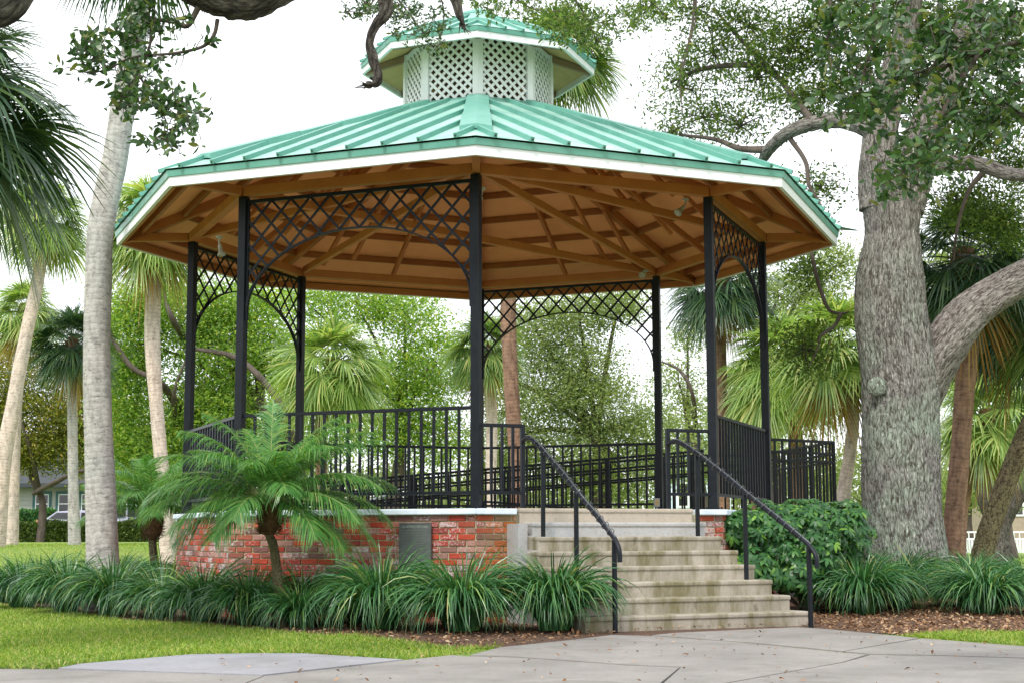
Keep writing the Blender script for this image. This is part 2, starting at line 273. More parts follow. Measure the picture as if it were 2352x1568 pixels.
# ------------------------------------------------------------------ mesh helpers
class MB:
    def __init__(s): s.v = []; s.f = []; s.m = []; s.n = 0; s.a = []; s.bc = False
    def add(s, v, f, mi=0, a=None):
        v = np.asarray(v, float).reshape(-1, 3); f = np.asarray(f, int); s.a.append(v if a is None else a); s.bc = s.bc or a is not None
        s.v.append(v); s.f.append(f + s.n); s.m.append(np.full(len(f), mi)); s.n += len(v); return s
    def box(s, p, q, w, h, up=(0, 0, 1), mi=0):
        p = np.asarray(p, float); q = np.asarray(q, float); d = q-p; d /= np.linalg.norm(d)
        up = np.asarray(up, float); sd_ = np.cross(d, up); sd_ /= np.linalg.norm(sd_); u2 = np.cross(sd_, d)
        vs = [c + sd_*a*w/2 + u2*b_*h/2 for c in (p, q) for a, b_ in ((-1, -1), (1, -1), (1, 1), (-1, 1))]
        return s.add(vs, [(0, 1, 2, 3), (7, 6, 5, 4), (0, 4, 5, 1), (1, 5, 6, 2), (2, 6, 7, 3), (3, 7, 4, 0)], mi)
    def cube(s, lo, hi, mi=0):
        x0, y0, z0 = lo; x1, y1, z1 = hi
        return s.add([(x0, y0, z0), (x1, y0, z0), (x1, y1, z0), (x0, y1, z0), (x0, y0, z1), (x1, y0, z1), (x1, y1, z1), (x0, y1, z1)],
                     [(3, 2, 1, 0), (4, 5, 6, 7), (0, 1, 5, 4), (1, 2, 6, 5), (2, 3, 7, 6), (3, 0, 4, 7)], mi)
    def tube(s, pts, rad, sides=10, res=6, mi=0, cap=True, wob=0, seed=0, rings=None):
        pts = np.asarray(pts, float); rad = np.asarray(rad, float)
        if len(pts) > 2 and res > 1:
            q = np.vstack([2*pts[0]-pts[1], pts, 2*pts[-1]-pts[-2]]); out = []; ro = []
            for i in range(len(pts)-1):
                for t in np.arange(res)/res:
                    a, b_, c_, d_ = q[i], q[i+1], q[i+2], q[i+3]
                    out.append(.5*((2*b_)+(c_-a)*t+(2*a-5*b_+4*c_-d_)*t*t+(-a+3*b_-3*c_+d_)*t**3)); ro.append(rad[i]*(1-t)+rad[i+1]*t)
            out.append(pts[-1]); ro.append(rad[-1]); pts = np.array(out); rad = np.array(ro)
        n_ = len(pts); T = np.gradient(pts, axis=0); T /= np.linalg.norm(T, axis=1)[:, None]+1e-12
        ref = np.array([1., 0, 0]) if abs(T[0][0]) < .8 else np.array([0, 1., 0])
        a = np.cross(T[0], ref); a /= np.linalg.norm(a); V = []
        rs = R_(seed); ph = rs.rand(8)*6.28
        th = np.arange(sides)/sides*2*PI
        L = np.concatenate([[0], np.cumsum(np.linalg.norm(np.diff(pts, axis=0), axis=1))])
        A_ = []; rm = float(np.mean(rad))
        for i in range(n_):
            a = a - T[i]*np.dot(a, T[i]); a /= np.linalg.norm(a); b_ = np.cross(T[i], a)
            r = np.full(sides, rad[i])
            if wob:
                l = L[i]
                r = r*(1+wob*(.5*np.sin(2*th+ph[0]+l*1.1)+.35*np.sin(3*th+ph[1]-l*1.7)+.3*np.sin(l*2.9+ph[2])*np.sin(th+ph[3])+.25*np.sin(5*th+ph[4]+l*2.3)+.2*np.sin(l*5.1+ph[5])))
            V.append(pts[i] + (np.cos(th)[:, None]*a + np.sin(th)[:, None]*b_)*r[:, None]); A_.append(np.stack([np.cos(th)*rm, np.sin(th)*rm, np.full(sides, L[i])+seed*3.7], 1))
        V = np.concatenate(V); i0 = np.arange(n_-1)[:, None]*sides; j = np.arange(sides)[None]; k = (j+1) % sides
        Fq = np.stack([i0+j, i0+k, i0+sides+k, i0+sides+j], -1).reshape(-1, 4)
        A_ = np.concatenate(A_); s.add(V, Fq, mi, A_)
        if cap:
            for ii, rev in ((0, True), (n_-1, False)):
                c_ = pts[ii]; base = V[ii*sides:(ii+1)*sides]; idx = np.arange(sides)
                tri = np.stack([idx, (idx+1) % sides, np.full(sides, sides)], 1)
                s.add(np.vstack([base, c_]), tri[:, ::-1] if rev else tri, mi, np.vstack([A_[ii*sides:(ii+1)*sides], [[0, 0, L[ii]+seed*3.7]]]))
        return s
    def ribbons(s, C, side, prof, mi=0):
        """C (B,S+1,3) centre lines, side (B,3) or (B,S+1,3), prof (S+1) half widths"""
        B, S1, _ = C.shape
        if side.ndim == 2: side = side[:, None, :]
        prof = np.asarray(prof)
        pr = prof[None, :, None] if prof.ndim == 1 else prof[:, :, None]
        V = np.stack([C-side*pr, C+side*pr], 2).reshape(-1, 3)
        b0 = np.arange(B)[:, None]*S1*2; k = np.arange(S1-1)[None]*2
        f = np.stack([b0+k, b0+k+1, b0+k+3, b0+k+2], -1).reshape(-1, 4)
        return s.add(V, f, mi)
    def build(s, name, mats, parent=None, smooth=False, loc=None):
        V = np.concatenate(s.v); me = bpy.data.meshes.new(name)
        if loc is not None: V = V - np.asarray(loc)
        fl = [len(f) and f.shape[1] for f in s.f]
        me.vertices.add(len(V)); me.vertices.foreach_set('co', V.astype(np.float32).ravel())
        loops = np.concatenate([f.ravel() for f in s.f]); tot = np.concatenate([np.full(len(f), f.shape[1]) for f in s.f])
        st = np.concatenate([[0], np.cumsum(tot)[:-1]])
        me.loops.add(len(loops)); me.loops.foreach_set('vertex_index', loops.astype(np.int32))
        me.polygons.add(len(tot)); me.polygons.foreach_set('loop_start', st.astype(np.int32))
        try: me.polygons.foreach_set('loop_total', tot.astype(np.int32))
        except Exception: pass
        me.polygons.foreach_set('material_index', np.concatenate(s.m).astype(np.int32))
        me.polygons.foreach_set('use_smooth', np.full(len(tot), smooth))
        if s.bc:
            at = me.attributes.new('bc', 'FLOAT_VECTOR', 'POINT'); at.data.foreach_set('vector', np.concatenate(s.a).astype(np.float32).ravel())
        me.update(calc_edges=True); me.validate()
        for mm_ in (mats if isinstance(mats, (list, tuple)) else [mats]): me.materials.append(MT[mm_] if isinstance(mm_, str) else mm_)
        o = bpy.data.objects.new(name, me); col.objects.link(o)
        if parent is not None: o.parent = parent
        if loc is not None and parent is None: o.location = loc
        return o
def tag(o, label=None, cat=None, group=None, kind=None):
    if label: o['label'] = label
    if cat: o['category'] = cat
    if group: o['group'] = group
    if kind: o['kind'] = kind
    return o
def empty(name, loc=(0, 0, 0), rz=0, label=None, cat=None, group=None):
    o = bpy.data.objects.new(name, None); col.objects.link(o); o.location = loc; o.rotation_euler = (0, 0, rz); o.empty_display_size = .1
    return tag(o, label, cat, group)
def copy_tree(o, parent=None):
    c = o.copy(); col.objects.link(c)
    if parent is not None: c.parent = parent
    for ch in list(o.children): copy_tree(ch, c)
    return c
def bevel(o, wd, seg=2):
    md = o.modifiers.new('bevel', 'BEVEL'); md.width = wd; md.segments = seg; md.limit_method = 'ANGLE'; md.harden_normals = False
    return o
def norm(a): return a/(np.linalg.norm(a, axis=-1, keepdims=True)+1e-12)
def rdir(rs, n_):
    return norm(rs.normal(size=(n_, 3)))
def smooth(t): t = np.clip(t, 0, 1); return t*t*(3-2*t)
def inpoly(x, y, poly):
    x = np.asarray(x); y = np.asarray(y); c = np.zeros(x.shape, bool); n_ = len(poly)
    for i in range(n_):
        x0, y0 = poly[i]; x1, y1 = poly[(i+1) % n_]
        k = ((y0 > y) != (y1 > y)) & (x < (x1-x0)*(y-y0)/((y1-y0)+1e-12)+x0); c ^= k
    return c

# ------------------------------------------------------------------ ground
OAK = P(2085, 1350, 20.0)
def gh(x, y):
    x = np.asarray(x, float); y = np.asarray(y, float)
    a = x/np.maximum(y, 1)
    h = .66*smooth((y-20)/17)*smooth((-.115-a)/.08)*(y > 0)
    h = h + .16*np.exp(-((x-OAK[0])**2+(y-20.)**2)/(2*1.3**2))
    return h
def gz(x, y): return float(gh(x, y))
gx = np.unique(np.concatenate([np.linspace(-400, -40, 14), np.linspace(-40, 40, 161), np.linspace(40, 400, 14)]))
gy = np.unique(np.concatenate([np.linspace(-100, 0, 6), np.linspace(0, 60, 121), np.linspace(60, 500, 40)]))
def grid(xs, ys, hf, off=0, mask=None):
    X, Y = np.meshgrid(xs, ys); Z = hf(X, Y)+off
    nx = len(xs); i, j = np.meshgrid(np.arange(nx-1), np.arange(len(ys)-1)); a = j*nx+i
    f = np.stack([a, a+1, a+nx+1, a+nx], -1)
    if mask is not None:
        k = mask((X[:-1, :-1]+X[1:, 1:])/2, (Y[:-1, :-1]+Y[1:, 1:])/2); f = f[k]
    else: f = f.reshape(-1, 4)
    return np.stack([X, Y, Z], -1).reshape(-1, 3), f.reshape(-1, 4)
mb = MB(); mb.add(*grid(gx, gy, gh)); tag(mb.build('ground', 'lawn', smooth=True), kind='structure')
bed_px = [(0, 1392), (146, 1408), (293, 1430), (440, 1436), (586, 1448), (732, 1462), (820, 1462), (950, 1480), (1039, 1494), (1149, 1486), (1296, 1474), (1406, 1462), (1550, 1460), (1834, 1446), (1896, 1449), (2090, 1458), (2200, 1452), (2352, 1456)]
bed = [tuple(G(*p)[:2]) for p in bed_px]
bed = [(-9.8, 24.5), (-9.6, 21.3)] + bed + [(7, 15), (9, 18), (8.5, 22), (4.5, 26), (-4, 26.5)]
mb = MB(); mb.add(*grid(np.arange(-10, 9.5, .08), np.arange(12, 27, .08), gh, .006, lambda a, b_: inpoly(a+.05*np.sin(b_*9), b_+.05*np.sin(a*7), bed)))
tag(mb.build('mulch_bed', 'mulch', smooth=True), kind='structure')

def slab(name, px, mat, ztop=.025, extra=()):
    pts = [G(x, y, ztop)[:2] if not isinstance(x, tuple) else x for x, y in px]
    pts = [tuple(p) for p in pts] + list(extra)
    me = bpy.data.meshes.new(name); n_ = len(pts)
    v = [(x, y, ztop) for x, y in pts]+[(x, y, -.15) for x, y in pts]
    me.from_pydata(v, [], [list(range(n_))[::-1], list(range(n_, 2*n_))]+[[i, (i+1) % n_, n_+(i+1) % n_, n_+i] for i in range(n_)])
    import bmesh
    bm = bmesh.new(); bm.from_mesh(me); bmesh.ops.recalc_face_normals(bm, faces=bm.faces); bm.to_mesh(me); bm.free()
    me.materials.append(MT[mat]); o = bpy.data.objects.new(name, me); col.objects.link(o)
    return tag(o, kind='structure')
# pavement, poured in bays with open joints between them
slab('pavement', [(-260, 1534), (128, 1536), (458, 1546), (604, 1551), (560, 1568), (400, 1640)], 'path', .026, [(-3.5, 3), (-9, 3), (-9, 11)])
slab('pavement', [(134, 1533), (183, 1523), (311, 1512), (440, 1501), (586, 1499), (696, 1499), (746, 1502), (925, 1513), (800, 1527), (604, 1548), (458, 1543)], 'path_old', .034)
slab('pavement', [(608, 1551), (804, 1530), (936, 1514), (1039, 1503), (1076, 1506), (1186, 1509), (1442, 1527), (1560, 1532), (1500, 1580), (1300, 1660), (404, 1642), (566, 1568)], 'path', .026)
slab('pavement', [(1080, 1503), (1149, 1485), (1296, 1470), (1406, 1457), (1493, 1459), (1713, 1475.5), (1930, 1497), (1990, 1502), (1935, 1519), (1660, 1568), (1510, 1580), (1566, 1530), (1442, 1525), (1186, 1506.5)], 'path', .028)
slab('pavement', [(1497, 1457.5), (1550, 1452), (1700, 1445), (1834, 1439), (1896, 1443), (2110, 1464), (1936, 1494), (1713, 1473)], 'path', .025)
slab('pavement', [(2118, 1465), (2352, 1483), (2700, 1515), (2352, 1509), (2170, 1503.5), (1996, 1500), (1940, 1494.6)], 'path', .027)
slab('pavement', [(2000, 1503), (2170, 1505.5), (2352, 1511), (2900, 1530), (2600, 1660), (1308, 1662), (1508, 1583), (1664, 1569), (1938, 1520)], 'path', .026)
mb = MB(); mb.cube((-9, 3, -.2), (9, 11.2, .004)); tag(mb.build('joint_bed', 'joint'), kind='structure')

# ------------------------------------------------------------------ the gazebo
DC, RP, RC, RE = 19.7235, 3.807, 3.9702, 4.8255
ROT = -.0061
gaz = empty('gazebo', (0, DC, ZD), 0, 'octagonal park bandstand with green metal roof, lattice cupola and red brick base', 'gazebo')
def oc(k, R, z=0.):
    a = ROT + k*PI/4
    return np.array([R*math.sin(a), -R*math.cos(a), z])
def face(k):
    a, b_ = oc(k, RP), oc(k+1, RP); L = np.linalg.norm(b_-a); u = (b_-a)/L
    return a, u, np.array([u[1], -u[0], 0]), L
HZ = 3.6
# base: mortar core, bricks, coping, deck
def prism(mb_, R0, z0, z1, mi=0, R1=None):
    R1 = R0 if R1 is None else R1
    a = [oc(k, R0, z0) for k in range(8)]; b_ = [oc(k, R1, z1) for k in range(8)]
    mb_.add(a+b_, [(i, (i+1) % 8, 8+(i+1) % 8, 8+i) for i in range(8)], mi)
    mb_.add(a, [(0, 7, 6, 5), (0, 5, 4, 3), (0, 3, 2, 1)], mi); mb_.add(b_, [(0, 1, 2, 3), (0, 3, 4, 5), (0, 5, 6, 7)], mi)
mb = MB(); prism(mb, RC-.055, -1.5, -.062); core = mb.build('wall_core', 'mortar', gaz)
rs = R_(3)
for k in range(8):
    mb = MB(); mbr = MB(); a, b_ = oc(k, RC-.05), oc(k+1, RC-.05); L = np.linalg.norm(b_-a); u = (b_-a)/L; nn = np.array([u[1], -u[0], 0])
    # bricks leave room for the stairs in the face that carries them
    bl, bh, gp = .196, .055, .011
    for r in range(18):
        z = -.067-(r+.5)*(bh+gp)
        xx = -.0 if r % 2 == 0 else -(bl+gp)/2
        while xx < L:
            s0, s1 = max(xx, .002), min(xx+bl, L-.002)
            xx += bl+gp
            if s1-s0 < .03: continue
            if k == 0 and s1 > .46 and s0 < 2.7: 
                if s0 < .46: s1 = .46
                elif s1 > 2.7 and s0 < 2.7: s0 = 2.7
                else: continue
            tgt = mbr if (k == 0 and s0 > 1.5) else mb
            if k != 0 or s1 <= .46: tgt = mb
            elif s0 >= 2.7: tgt = mbr
            pr = rs.uniform(-.003, .005)
            p = a+u*(s0+rs.uniform(0, .004))+nn*(pr-.02)+_z*(z+rs.uniform(-.002, .002)); q = a+u*(s1-rs.uniform(0, .004))+nn*(pr-.02)+_z*(z+rs.uniform(-.002, .002))
            tgt.box(p, q, .06, bh*rs.uniform(.95, 1.03))
    for t_ in ((mb, mbr) if k == 0 else (mb,)): o = t_.build('brick_wall', 'brick', gaz); bevel(o, .005, 2)
mb = MB()
for k in range(8):
    a0, b0, a1, b1 = oc(k, RC-.25, 0), oc(k+1, RC-.25, 0), oc(k, RC+.015, 0), oc(k+1, RC+.015, 0)
    if k == 0:
        d = (b1-a1)/np.linalg.norm(b1-a1); segs = [(a0, a0+d*.44, a1, a1+d*.47), (b0-d*.22, b0, b1-d*.35, b1)]
    else: segs = [(a0, b0, a1, b1)]
    for p0, q0, p1, q1 in segs:
        dz = np.array([0, 0, -.064])
        mb.add([p0, q0, q1, p1, p0+dz, q0+dz, q1+dz, p1+dz], [(3, 2, 1, 0), (4, 5, 6, 7), (2, 3, 7, 6), (0, 1, 5, 4), (1, 2, 6, 5), (3, 0, 4, 7)])
bevel(mb.build('coping', 'coping', gaz), .012, 3)
mb = MB(); prism(mb, RC-.255, -.3, -.004); mb.build('deck', 'deck', gaz)
# posts, each turned to the lattice panel it carries
par = {0: 7, 7: 7, 1: 1, 2: 1, 3: 3, 4: 3, 5: 5, 6: 5}
for k in range(8):
    _, u, nn, L = face(par[k]); c = oc(k, RP)
    mb = MB(); mb.box(c, c+_z*HZ, .098, .098, up=nn); o = mb.build('post', 'black', gaz); bevel(o, .006)
    mb = MB(); mb.box(c, c+_z*.012, .17, .17, up=nn)
    for sx_ in (-1, 1):
        for sy_ in (-1, 1):
            q = c+u*sx_*.068+nn*sy_*.068; mb.tube([q+_z*.01, q+_z*.03], [.011, .011], 6, 1)
    mb.build('base_plate', 'black', o)
# lattice arches
SP, AP, AA = 2.26, 3.13, None
for k in (7, 1, 3, 5):
    a, u, nn, L = face(k); mb = MB(); s0, s1 = .05, L-.05; half = (s1-s0)/2-.012; mid = L/2
    zt = HZ-.06
    mb.box(a+u*s0+_z*(zt+.0), a+u*s1+_z*(zt+.0), .036, .04, up=_z)
    for s_ in (s0+.012, s1-.012): mb.box(a+u*s_+_z*(SP-.1), a+u*s_+_z*zt, .026, .03, up=nn)
    n_ = 48; th = np.linspace(PI, 0, n_+1)
    pts = [a+u*(mid+half*math.cos(t))+_z*(SP+(AP-SP)*math.sin(t)) for t in th]
    for i in range(n_):
        d = norm(pts[i+1]-pts[i]); mb.box(pts[i]-d*.002, pts[i+1]+d*.002, .05, .016, up=np.cross(nn, d))
    def inside(s_, z): return s0+.01 < s_ < s1-.01 and z < zt and ((s_-mid)/half)**2+(max(z-SP, 0)/(AP-SP))**2 > 1.0 and z > SP-.05
    pitch, ang = .252, math.radians(47)
    for sg in (-1, 1):
        off = 0
        for i in range(-12, 26):
            c0 = s0+i*pitch+.06; T = np.linspace(0, 2.4, 300)
            S = c0+sg*T*math.cos(ang); Zz = zt-T*math.sin(ang); ok = [inside(x, z) for x, z in zip(S, Zz)]; st = None
            for j in range(300):
                if ok[j] and st is None: st = j
                if st is not None and (not ok[j] or j == 299):
                    if j-st > 4:
                        o_ = nn*(.006*sg)
                        mb.box(a+u*S[st]+_z*Zz[st]+o_, a+u*S[j-1]+_z*Zz[j-1]+o_, .010, .028, up=np.array([-u[0]*sg*math.sin(ang), -u[1]*sg*math.sin(ang), -math.cos(ang)]))
                    st = None
    mb.build('lattice_arch', 'black', gaz)
# railings with separate balusters
def railing(p, u, L, zt, parent, zb=.17, sp=.147, endpost=None, slope=0., thick=.038, midz=(), name='railing', floor=0., postsp=None):
    """flat-bar railing starting at p along u; slope drops along the length"""
    mb_ = MB(); sl_ = lambda s_: _z*slope*s_
    q = p+u*L
    for z in (zt, zb)+tuple(midz):
        h_ = .034 if z != zt else .038
        mb_.box(p+_z*z, q+_z*z+sl_(L), thick, h_)
    if endpost is not None:
        for s_ in endpost: mb_.box(p+u*s_+_z*floor+sl_(s_), p+u*s_+_z*(zt+.017)+sl_(s_), .045, .045, up=u)
    r = mb_.build(name, 'black', parent); bevel(r, .003, 1)
    n_ = int(round(L/sp)); bz = MB(); hgt = zt-zb-.015
    bz.cube((-.0135, -.0135, 0), (.0135, .0135, hgt)); base = None
    ang = math.atan2(u[1], u[0])
    for i in range(1, n_):
        s_ = i*L/n_; pos = p+u*s_+_z*(zb+.010)+sl_(s_)
        if base is None: base = bz.build('baluster', 'black', r); o = base
        else: o = base.copy(); col.objects.link(o)
        o.parent = r; o.location = pos; o.rotation_euler = (0, 0, ang)
    return r
for k in (6, 7, 1, 3, 4, 5):
    a, u, nn, L = face(k); railing(a+u*.05, u, L-.1, 1.07, gaz)
a, u, nn, L = face(0)
railing(a+u*.05, u, .50, .885, gaz, endpost=[.49], sp=.13)
railing(a+u*(L-.05), -u, .55, .885, gaz, endpost=[.54], sp=.13)
# beams, outriggers, tie chords
def timber(name, p, q, w_, h_, mat='beam'):
    mb_ = MB(); mb_.box(p, q, w_, h_); return bevel(mb_.build(name, mat, gaz), .004, 1)
zb = HZ+.062
for k in range(8):
    a, b_ = oc(k, RP+.02, zb), oc(k+1, RP+.02, zb); d = norm(b_-a)
    timber('perimeter_beam', a+d*.03, b_-d*.03, .10, .115)
    timber('outrigger', oc(k, RP+.06, zb+.002), oc(k, RE-.06, zb+.002), .085, .11)
CE = lambda R: 3.68 + (4.80-R)*.408      # underside of the ceiling at radius R along a hip
for i, (k, j) in enumerate(((0, 4), (3, 7))):
    timber('tie_beam', oc(k, RP-.06, zb+.004*i-.01), oc(j, RP-.06, zb+.004*i-.01), .075, .1)
for i, (k, j) in enumerate(((0, 3), (0, 5), (0, 2), (6, 0))):
    a, b_ = oc(k, RP-.04, zb+.02+.003*i), oc(j, RP-.04, zb+.02+.003*i); d = norm(b_-a); timber('tie_beam', a+d*.06, b_-d*.06, .065, .095)
for k in range(8):
    timber('hip_rafter', oc(k, RE-.1, CE(RE-.1)-.07), oc(k, 1.0, CE(1.0)-.07), .085, .13)
    for j, Rr in enumerate((4.5, 3.95, 3.35, 2.75, 2.15, 1.55)):
        a, b_ = oc(k, Rr, CE(Rr)-.055), oc(k+1, Rr, CE(Rr)-.055); d = norm(b_-a)
        timber('purlin', a+d*.05, b_-d*.05, .05, .085, 'purlin')
    for Rr in (1.5, 2.6, 3.3):
        timber('king_post', oc(k, Rr, zb+.05), oc(k, Rr, CE(Rr)-.13), .09, .05)
    timber('web_brace', oc(k, 3.3, zb+.05), oc(k, 2.6, CE(2.6)-.14), .06, .05)
    timber('web_brace', oc(k, 2.6, zb+.05), oc(k, 1.6, CE(1.6)-.14), .06, .05)
    a, b_ = oc(k, RP, zb), oc(k+1, RP, zb); m_ = (a+b_)/2; mi_ = m_*.62; rr = np.linalg.norm(mi_[:2])/math.cos(PI/8)
    timber('web_brace', m_+_z*.06, np.array([mi_[0], mi_[1], CE(rr)-.1]), .05, .08)
# ceiling, fascia, roof
def octring(mb_, R0, z0, R1, z1, mi=0, flip=False):
    for k in range(8):
        q = [oc(k, R0, z0), oc(k+1, R0, z0), oc(k+1, R1, z1), oc(k, R1, z1)]
        mb_.add(q[::-1] if flip else q, [(0, 1, 2, 3)], mi)
mb = MB(); octring(mb, RE-.035, CE(RE-.035), 1.0, CE(1.0), flip=True); mb.build('ceiling', 'ply', gaz)
for k in range(8):
    mb = MB(); a0, a1 = oc(k, RE-.045), oc(k+1, RE-.045); b0, b1 = oc(k, RE), oc(k+1, RE)
    zz0, zz1 = 3.562, 3.668
    mb.add([p_+_z*z for z in (zz0, zz1) for p_ in (a0, a1, b1, b0)], [(3, 2, 1, 0), (4, 5, 6, 7), (0, 1, 5, 4), (1, 2, 6, 5), (2, 3, 7, 6), (3, 0, 4, 7)])
    mb.build('fascia', 'fascia', gaz)
    timber('sub_fascia', (oc(k, RE-.075)+_z*3.617)+norm(oc(k+1, 1.)-oc(k, 1.))*.03, (oc(k+1, RE-.075)+_z*3.617)-norm(oc(k+1, 1.)-oc(k, 1.))*.03, .04, .098)
mb = MB(); octring(mb, RE+.018, 3.668, RE+.03, 3.735); octring(mb, RE-.02, 3.667, RE+.018, 3.6675); octring(mb, RE+.03, 3.735, RE+.0, 3.7455)
mb.build('drip_edge', 'teal', gaz)
RZ = lambda R, e=RE+.05, ze=3.75, rt=1.05, zt_=5.30: ze+(e-R)/(e-rt)*(zt_-ze)
def seamroof(e, ze, rt, zt_, parent, nseam, hipw, sw=.035, sh=.04, capr=.3):
    zf = lambda R: ze+(e-R)/(e-rt)*(zt_-ze)
    ap = math.cos(PI/8)
    for k in range(8):
        mb_ = MB(); mb_.add([oc(k, e, ze), oc(k+1, e, ze), oc(k+1, rt, zt_), oc(k, rt, zt_)], [(0, 1, 2, 3)], 0)
        a, b_ = oc(k, e), oc(k+1, e); L = np.linalg.norm(b_-a); u_ = (b_-a)/L; inn = np.array([-u_[1], u_[0], 0])
        sl_ = (zt_-ze)/((e-rt)*ap)
        up_ = norm(np.array([-inn[0]*sl_, -inn[1]*sl_, 1.]))
        for i in range(nseam):
            s_ = (i+.5)*L/nseam; r_end = min(s_, L-s_)/math.tan(PI/8)       # inward run until the hip
            run = min(r_end, (e-rt)*ap)-.03
            if run < .1: continue
            p = a+u_*s_+_z*ze-inn*.03-_z*.03*sl_; q = a+u_*s_+inn*run+_z*(ze+run*sl_)
            mb_.box(p+up_*sh/2, q+up_*sh/2, sw, sh, up=up_, mi=1)
            mb_.box(p+up_*sh/2-inn*.003, p+up_*sh/2+inn*.0, sw*.35, sh*.35, up=up_, mi=2)
        r = mb_.build('roof_panel', ['panel', 'teal', 'black'], parent)
    for k in range(8):
        # hip cap: folded strip lying over the hip
        mb_ = MB(); c1, c0 = oc(k, e*capr, 0), oc(k, rt, 0)
        r1 = e*capr; pts = []
        for Rr, wd in ((rt, hipw*.86), (rt+(r1-rt)*.62, hipw*.97), (rt+(r1-rt)*.625, hipw), (r1, hipw*1.08)):
            z = zf(Rr)+sh*1.25+(.012 if Rr > rt+(r1-rt)*.622 else 0); c = oc(k, Rr, z); ta = ROT+k*PI/4; t_ = np.array([math.cos(ta), math.sin(ta), 0]); rd = np.array([math.sin(ta), -math.cos(ta), 0])
            dr = -math.sin(PI/8)*wd/2*0 ; dz = -.163*wd/2*1.0
            pts.append((c-t_*wd/2+_z*dz-rd*0, c, c+t_*wd/2+_z*dz))
        V = [p for tr in pts for p in tr]; Fq = []
        for i in range(3):
            for j in range(2): Fq.append((3*i+j, 3*i+j+1, 3*i+j+4, 3*i+j+3))
        mb_.add(V, [f_[::-1] for f_ in Fq])
        e0, e1, e2 = pts[-1]; dn = -_z*.055
        mb_.add([e0, e1, e2, e0+dn, e1+dn, e2+dn], [(3, 4, 1, 0), (4, 5, 2, 1)])
        for j in (0, 2):
            sd4 = [tr[j] for tr in pts]; dn2 = -_z*(sh*1.5)
            mb_.add(sd4+[q_+dn2 for q_ in sd4], [(0, 1, 5, 4), (1, 2, 6, 5), (2, 3, 7, 6)])
        o = mb_.build('hip_cap', 'teal', parent)
seamroof(RE+.05, 3.752, 1.02, 5.29, gaz, 9, .32, .04, .05, .905)
# lifted flap at the right eave corner
mb = MB(); c = oc(2, RE+.02, 3.79); mb.add([c+np.array([-.15, -.12, .01]), c+np.array([.02, -.12, 0]), c+np.array([.30, -.03, -.03]), c+np.array([.05, .14, .02])], [(0, 1, 2, 3)]); mb.add([c+np.array([-.15, -.12, -.0]), c+np.array([.02, -.12, -.01]), c+np.array([.30, -.03, -.04]), c+np.array([.05, .14, .01])], [(3, 2, 1, 0)])
mb.build('bent_flashing', 'teal', gaz)['label'] = 'bent loose strip of green flashing'
# cupola
mb = MB(); octring(mb, 1.13, 5.21, 1.12, 5.265); octring(mb, 1.12, 5.265, .98, 5.34); mb.build('cupola_flashing', 'teal', gaz)
zc0, zc1 = 5.24, 6.17
for k in range(8):
    mb = MB(); a0, a1, b0, b1 = oc(k, .955), oc(k, 1.02), oc(k, 1.02)+norm(oc(k+1, 1.)-oc(k, 1.))*.075, oc(k, 1.02)-norm(oc(k, 1.)-oc(k-1, 1.))*.075
    dd0, dd1 = norm(oc(k+1, 1.)-oc(k, 1.))*.06, norm(oc(k-1, 1.)-oc(k, 1.))*.06
    poly = [b1, a1, b0, a0+dd0, a0, a0+dd1]
    mb.add([p_+_z*z for z in (zc0, zc1) for p_ in poly], [(0, 1, 7, 6), (1, 2, 8, 7), (2, 3, 9, 8), (3, 4, 10, 9), (4, 5, 11, 10), (5, 0, 6, 11)])
    mb.build('cupola_post', 'white', gaz)
    mb = MB(); a, b_ = oc(k, .985), oc(k+1, .985); L = np.linalg.norm(b_-a); u_ = (b_-a)/L; nn = np.array([u_[1], -u_[0], 0])
    s0, s1, z0, z1 = .07, L-.07, zc0, zc1-.03
    mb.box(a+u_*s0+_z*(z1), a+u_*s1+_z*z1, .03, .05)
    for sg in (-1, 1):
        for i in range(-14, 24):
            c0 = i*.122; T = np.linspace(0, 1.5, 200); S = c0+sg*T*.7071; Z2 = z1-T*.7071
            ok = (S > s0) & (S < s1) & (Z2 > z0); j = np.where(ok)[0]
            if len(j) > 6:
                o_ = nn*(.006*sg)
                mb.box(a+u_*S[j[0]]+_z*Z2[j[0]]+o_, a+u_*S[j[-1]]+_z*Z2[j[-1]]+o_, .010, .036, up=np.array([-u_[0]*sg*.7071, -u_[1]*sg*.7071, -.7071]))
    mb.build('cupola_lattice', 'white', gaz)
REC = 1.58
mb = MB(); octring(mb, .78, 5.18, .78, 6.1); mb.build('lattice_gap_shade', 'gap_shade_brown', gaz)  # added opaque core; puts dark shade behind the lattice openings
mb = MB(); prism(mb, 1.0, 5.14, 5.17); mb.build('cupola_light_block', 'purlin', gaz)  # unseen floor, added to keep light from below out of the cupola
mb = MB()
for k in range(4): mb.box(oc(k, .9, 5.5), oc(k+4, .9, 5.5+.01*k), .05, .12)
mb.build('cupola_bracing', 'soffit', gaz)
for k in range(8):
    mb = MB(); a0, a1 = oc(k, REC-.04), oc(k+1, REC-.04); b0, b1 = oc(k, REC), oc(k+1, REC)
    mb.add([p_+_z*z for z in (5.915, 6.0) for p_ in (a0, a1, b1, b0)], [(3, 2, 1, 0), (4, 5, 6, 7), (0, 1, 5, 4), (1, 2, 6, 5), (2, 3, 7, 6), (3, 0, 4, 7)])
    mb.build('cupola_fascia', 'fascia', gaz)
    mb = MB(); mb.box(oc(k, REC-.05, 5.95), oc(k, .98, 6.13), .07, .08); mb.build('cupola_rafter', 'tanwood', gaz)
mb = MB(); octring(mb, REC-.03, 5.985, .2, 6.5, flip=True); mb.build('cupola_soffit', 'soffit', gaz)
